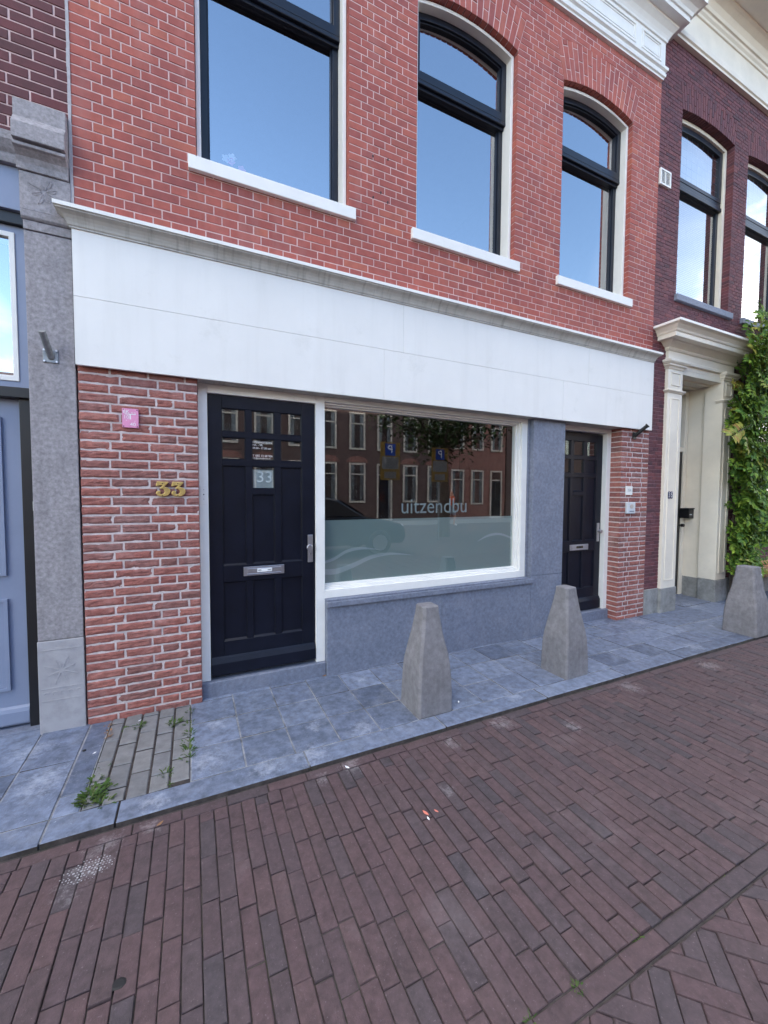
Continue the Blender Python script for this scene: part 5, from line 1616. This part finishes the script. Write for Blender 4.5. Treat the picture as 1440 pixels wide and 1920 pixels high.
# ------------------------------------------------------------------ behind the upstairs panes: orchids, a figurine
for (x, y, h, n, lab) in ((0.30, 0.36, .30, 6, 'tall pink and white orchid behind the first upstairs window'), (0.47, 0.38, .22, 5, 'short pink orchid behind the first upstairs window')):
    o_ = empty('orchid', (x, y, 3.75), lab, 'plant')
    a = MB(); a.tube([(x, y, 3.75), (x, y, 3.88)], [.05, .065], 14); a.build('pot', 'white_paint', o_)
    a = MB(); a.tube([(x, y, 3.88), (x - .02, y, 3.95 + h * .5), (x + .05, y - .02, 3.9 + h)], .004, 5); a.build('stem', 'vine_leaf', o_)
    a = MB()
    for k in range(n):
        c = Vector((x + random.uniform(-.06, .12), y - .03, 3.9 + h * random.uniform(.45, 1.05)))
        for q in range(5): leaflet(a, c, Vector((math.cos(q * 1.257), -.3, math.sin(q * 1.257))), Vector((0, -1, 0)), .035, .03, k % 2)
    a.build('blossom', ['orchid_pink', 'orchid_white'], o_)
fgr = MB(); fgr.tube([(4.16, .36, 3.72), (4.16, .36, 3.86), (4.15, .35, 3.93), (4.155, .35, 3.96), (4.16, .35, 4.0)], [.05, .045, .03, .018, .02], 12); fgr.tube([(4.16, .35, 3.99), (4.12, .35, 4.02)], [.02, .008], 8); fgr.tube([(4.2, .36, 3.83), (4.24, .36, 3.88)], [.02, .006], 8)
tag(fgr.build('figurine', 'white_print'), 'white animal figurine on the sill behind the third upstairs window', 'figurine')

# ------------------------------------------------------------------ across the street (seen as reflections in the panes)
FY = -16.5


def far_house(x0, x1, h, mt_, label, nwin, floors):
    H = empty('row_house', ((x0 + x1) / 2, FY, 0), label, 'house')
    a = MB(); a.box(x0, x1, FY - 8, FY, -0.05, h); wl = a.build('wall', mt_, H)
    a = MB(); a.add([(x0, FY + .3, h), (x1, FY + .3, h), (x1, FY - 4, h + (2.6 if h > 6 else 1.2)), (x0, FY - 4, h + (2.6 if h > 6 else 1.2)), (x1, FY - 8, h), (x0, FY - 8, h)], [(0, 1, 2, 3), (3, 2, 4, 5), (0, 3, 5), (1, 4, 2)]); a.build('roof', 'roof_tile', H)
    a = MB(); a.box(x0, x1, FY - .1, FY + .28, h - .35, h - .002); a.build('cornice', 'white_paint', H)
    st_ = (x1 - x0) / nwin
    for k in range(nwin):
        for fi, (za, zb) in enumerate(floors):
            c = x0 + st_ * (k + .5); w_ = .44 if fi else .46
            door = fi == 0 and k % 3 == 2
            zz = .05 if door else za
            a = MB(); a.loop_frame(rect(c - w_, c + w_, zz, zb), rect(c - w_ + .09, c + w_ - .09, zz + .1, zb - .09), FY - .05, FY + .05); a.box(c - w_ + .09, c + w_ - .09, FY - .04, FY + .045, zb - .62, zb - .56)
            f_ = a.build('window', 'aged_white', H)
            raw(MB().quad((c + w_ - .08, FY + .02, zz + .09), (c - w_ + .08, FY + .02, zz + .09), (c - w_ + .08, FY + .02, zb - .08), (c + w_ - .08, FY + .02, zb - .08)), 'pane', 'far_glass', f_)
            b = MB()
            if door: b.box(c - w_ + .09, c + w_ - .09, FY + .003, FY + .012, zz + .1, zb - .62)
            else:
                b.box(c - w_ + .09, c - w_ * .35, FY + .003, FY + .012, zz + .1, zb - .1); b.box(c + w_ * .35, c + w_ - .09, FY + .003, FY + .012, zz + .1, zb - .1)
            b.build('curtain' if not door else 'door', 'galvanised' if not door else 'dark_paint', f_)
            if fi == 0 and not door:
                arc = [(c + .62 * math.cos(t), zb + .03 + .34 * math.sin(t)) for t in [math.pi * q / 10 for q in range(11)]]
                b = MB(); b.prism(arc, FY - .02, FY + .03); b.build('arch_panel', 'far_red_brick', f_)


far_house(-14, -4.2, 5.7, 'far_red_brick', 'red brick row house across the street with white windows', 6, [(1.05, 3.0), (3.4, 5.1)])
far_house(-4.1, 13.5, 7.8, 'far_brown_brick', 'long brown brick row across the street with arched lower windows', 11, [(1.05, 3.15), (3.85, 5.8)])
far_house(13.6, 18, 8.4, 'far_red_brick', 'narrow red brick house across the street with pale upper windows', 3, [(.9, 3.0), (4.2, 6.2)])
far_house(18.1, 48, 7.6, 'far_brown_brick', 'far brown row of houses across the street', 14, [(.9, 2.9), (4.1, 6.0)])

# street tree
tr = empty('street_tree', (8.3, -8.9, 0), 'leafy street tree across the road', 'tree')
random.seed(5)
tk = MB(); tips = []
tx_, ty_ = 8.3, -8.9
tk.tube([(tx_, ty_, -.1), (tx_ + .05, ty_, 1.2), (tx_ - .02, ty_, 2.6), (tx_, ty_, 3.6)], [.24, .19, .16, .14], 12)
for k in range(11):
    a_ = 2 * math.pi * k / 11 + random.uniform(-.2, .2); el = random.uniform(.35, 1.1); L_ = random.uniform(1.6, 2.6)
    p0 = Vector((tx_, ty_, random.uniform(2.6, 3.6))); pth = [p0]
    for q in range(1, 5): pth.append(p0 + Vector((math.cos(a_), math.sin(a_), 0)) * L_ * q / 4 + Vector((0, 0, L_ * el * (q / 4) ** .9 * .6)) + Vector((random.uniform(-.1, .1), random.uniform(-.1, .1), 0)))
    tk.tube(pth, [.075, .055, .04, .028, .012], 7); tips += pth[1:]
tk.build('trunk', 'bark', tr)
cr = MB()
for k in range(2600):
    c = random.choice(tips) + Vector((random.gauss(0, .42), random.gauss(0, .42), random.gauss(.15, .35)))
    if c.z < 2.7: continue
    a_ = random.uniform(0, 6.28)
    leaflet(cr, c, Vector((math.cos(a_), math.sin(a_), random.uniform(-.8, .2))), Vector((random.uniform(-.5, .5), random.uniform(-.5, .5), 1)), random.uniform(.12, .22), random.uniform(.07, .12))
cr.build('crown', 'tree_leaf', tr)

# parking signs
for (x, y, lab, turn) in ((5.35, -7.4, 'blue parking sign on a yellow board, on the nearer pole across the road', 0.0), (7.5, -8.0, 'blue parking sign on a yellow board, on the pole beside the tree', 0.0)):
    s_ = empty('parking_sign', (x, y, 0), lab, 'sign')
    a = MB(); a.tube([(x, y, -.05), (x, y, 3.1)], .03, 10); a.build('pole', 'galvanised', s_)
    a = MB(); a.box(x - .32, x + .32, y + .035, y + .05, 1.95, 3.08); bd_ = a.build('board', 'sign_yellow', s_)
    a = MB(); a.box(x - .17, x + .17, y + .0505, y + .056, 2.68, 3.03); a.build('blue_panel', 'sign_blue', bd_)
    a = MB(); a.box(x - .28, x + .28, y + .0505, y + .056, 2.28, 2.64); a.box(x - .2, x + .2, y + .0505, y + .056, 2.0, 2.2); a.build('white_panel', 'galvanised', bd_)
    a = MB(); put_text(a, 'P', .34, x, y + .058, 2.855, flip=True); a.build('letter', 'white_print', bd_)

# parked car
car = empty('parked_car', (2.9, -6.5, 0), 'black hatchback parked across the road from the shop', 'car')
body = [(-2.1, .28), (2.0, .28), (2.08, .45), (2.06, .66), (1.92, .78), (1.55, .88), (0.98, .96), (-1.5, .98), (-2.0, .95), (-2.12, .7)]
cab = [(1.02, .95), (0.35, 1.38), (0.0, 1.46), (-1.0, 1.47), (-1.55, 1.36), (-2.0, .95)]
ox, oy = 2.9, -6.5


def sect(prof, hw, tuck):
    rs = []
    for s, k in ((-1, 0), (-.93, 1), (.93, 1), (1, 0)):
        rs.append([(ox + x * (1 if k else .985), oy + s * (hw - tuck * max(0, z - .7)), z * 1.0 if k else z * .99 + .004) for x, z in prof])
    return rs


a = MB(); a.rings(sect(body, .88, .12)); a.build('body', 'car_paint', car, bevel=.04, seg=3)
a = MB(); a.rings(sect(cab, .80, .32)); a.build('cabin', 'far_glass' if False else 'car_paint', car, bevel=.04, seg=3)
a = MB()
for s in (1, -1):
    yy = lambda z: oy + s * (.803 - .32 * (z - .7) + .012)
    a.add([(ox + .85, yy(.99), .99), (ox + .30, yy(1.34), 1.34), (ox - .35, yy(1.38), 1.38), (ox - .35, yy(.99), .99)], [(0, 1, 2, 3)]); a.add([(ox - .42, yy(.99), .99), (ox - .42, yy(1.38), 1.38), (ox - 1.35, yy(1.33), 1.33), (ox - 1.75, yy(.99), .99)], [(0, 1, 2, 3)])
a.build('side_window', 'black_paint', car)
a = MB(); a.add([(ox + 1.03, oy - .66, .985), (ox + 1.03, oy + .66, .985), (ox + .40, oy + .54, 1.385), (ox + .40, oy - .54, 1.385)], [(0, 1, 2, 3)]); a.build('windscreen', 'black_paint', car)
for x in (1.32, -1.35):
    for s in (1, -1):
        a = MB(); a.tube([(ox + x, oy + s * .70, .32), (ox + x, oy + s * .90, .32)], .32, 24); w_ = a.build('wheel', 'tyre_rubber', car, bevel=.02)
        a = MB(); a.tube([(ox + x, oy + s * .895, .32), (ox + x, oy + s * .915, .32)], .20, 20); a.build('rim', 'steel', w_)
for s in (1, -1):
    a = MB(); a.box(ox + 1.80, ox + 2.065, oy + s * .60 - .16, oy + s * .60 + .16, .64, .755); a.build('headlight', 'plastic_grey', car, bevel=.03)

# passer-by across the road
per = empty('person', (11.2, -12.6, 0), 'person in an orange shirt, pale shorts and white shoes walking across the road', 'person')
jn = {'pelvis': (0, 0, .93, .13), 'chest': (0, .02, 1.28, .15), 'neck': (0, .01, 1.46, .06), 'head': (0, .03, 1.58, .085), 'crown': (0, .03, 1.68, .07), 'shl': (-.19, 0, 1.40, .06), 'ell': (-.25, -.08, 1.14, .042), 'wrl': (-.24, .02, .92, .03), 'hal': (-.24, .06, .83, .032), 'shr': (.19, 0, 1.40, .06), 'elr': (.25, -.02, 1.13, .042), 'wrr': (.24, .10, .95, .03), 'har': (.23, .14, .87, .032),
      'hil': (-.09, 0, .86, .095), 'knl': (-.10, .16, .50, .06), 'anl': (-.10, .10, .10, .04), 'tol': (-.10, .28, .045, .04), 'hir': (.09, 0, .86, .095), 'knr': (.10, -.02, .48, .06), 'anr': (.10, -.22, .12, .04), 'tor': (.10, -.08, .045, .04)}
ed = [('pelvis', 'chest'), ('chest', 'neck'), ('neck', 'head'), ('head', 'crown'), ('chest', 'shl'), ('shl', 'ell'), ('ell', 'wrl'), ('wrl', 'hal'), ('chest', 'shr'), ('shr', 'elr'), ('elr', 'wrr'), ('wrr', 'har'), ('pelvis', 'hil'), ('hil', 'knl'), ('knl', 'anl'), ('anl', 'tol'), ('pelvis', 'hir'), ('hir', 'knr'), ('knr', 'anr'), ('anr', 'tor')]


def skin(name, keys, grow, mt_, parent):
    ks = [k for k in jn if k in keys]; me = bpy.data.meshes.new(name)
    me.from_pydata([(11.2 + jn[k][1], -12.6 - jn[k][0], jn[k][2]) for k in ks], [(ks.index(a), ks.index(b)) for a, b in ed if a in ks and b in ks], [])
    me.materials.append(MATS[mt_]); o = bpy.data.objects.new(name, me); col.objects.link(o); o.parent = parent; o.matrix_parent_inverse = Matrix.Translation(-world_loc(parent))
    sm = o.modifiers.new('skin', 'SKIN')
    for k, v in zip(ks, me.skin_vertices[0].data): v.radius = (jn[k][3] + grow, jn[k][3] + grow); v.use_root = k == ks[0]
    o.modifiers.new('smooth', 'SUBSURF').levels = 1; o.modifiers['smooth'].render_levels = 2
    return o


skin('body', set(jn), 0, 'skin', per)
skin('shirt', {'pelvis', 'chest', 'shl', 'ell', 'shr', 'elr'}, .018, 'orange_shirt', per)
skin('shorts', {'pelvis', 'hil', 'knl', 'hir', 'knr'}, .022, 'denim', per)
skin('shoe', {'anl', 'tol'}, .012, 'white_print', per); skin('shoe', {'anr', 'tor'}, .012, 'white_print', per)
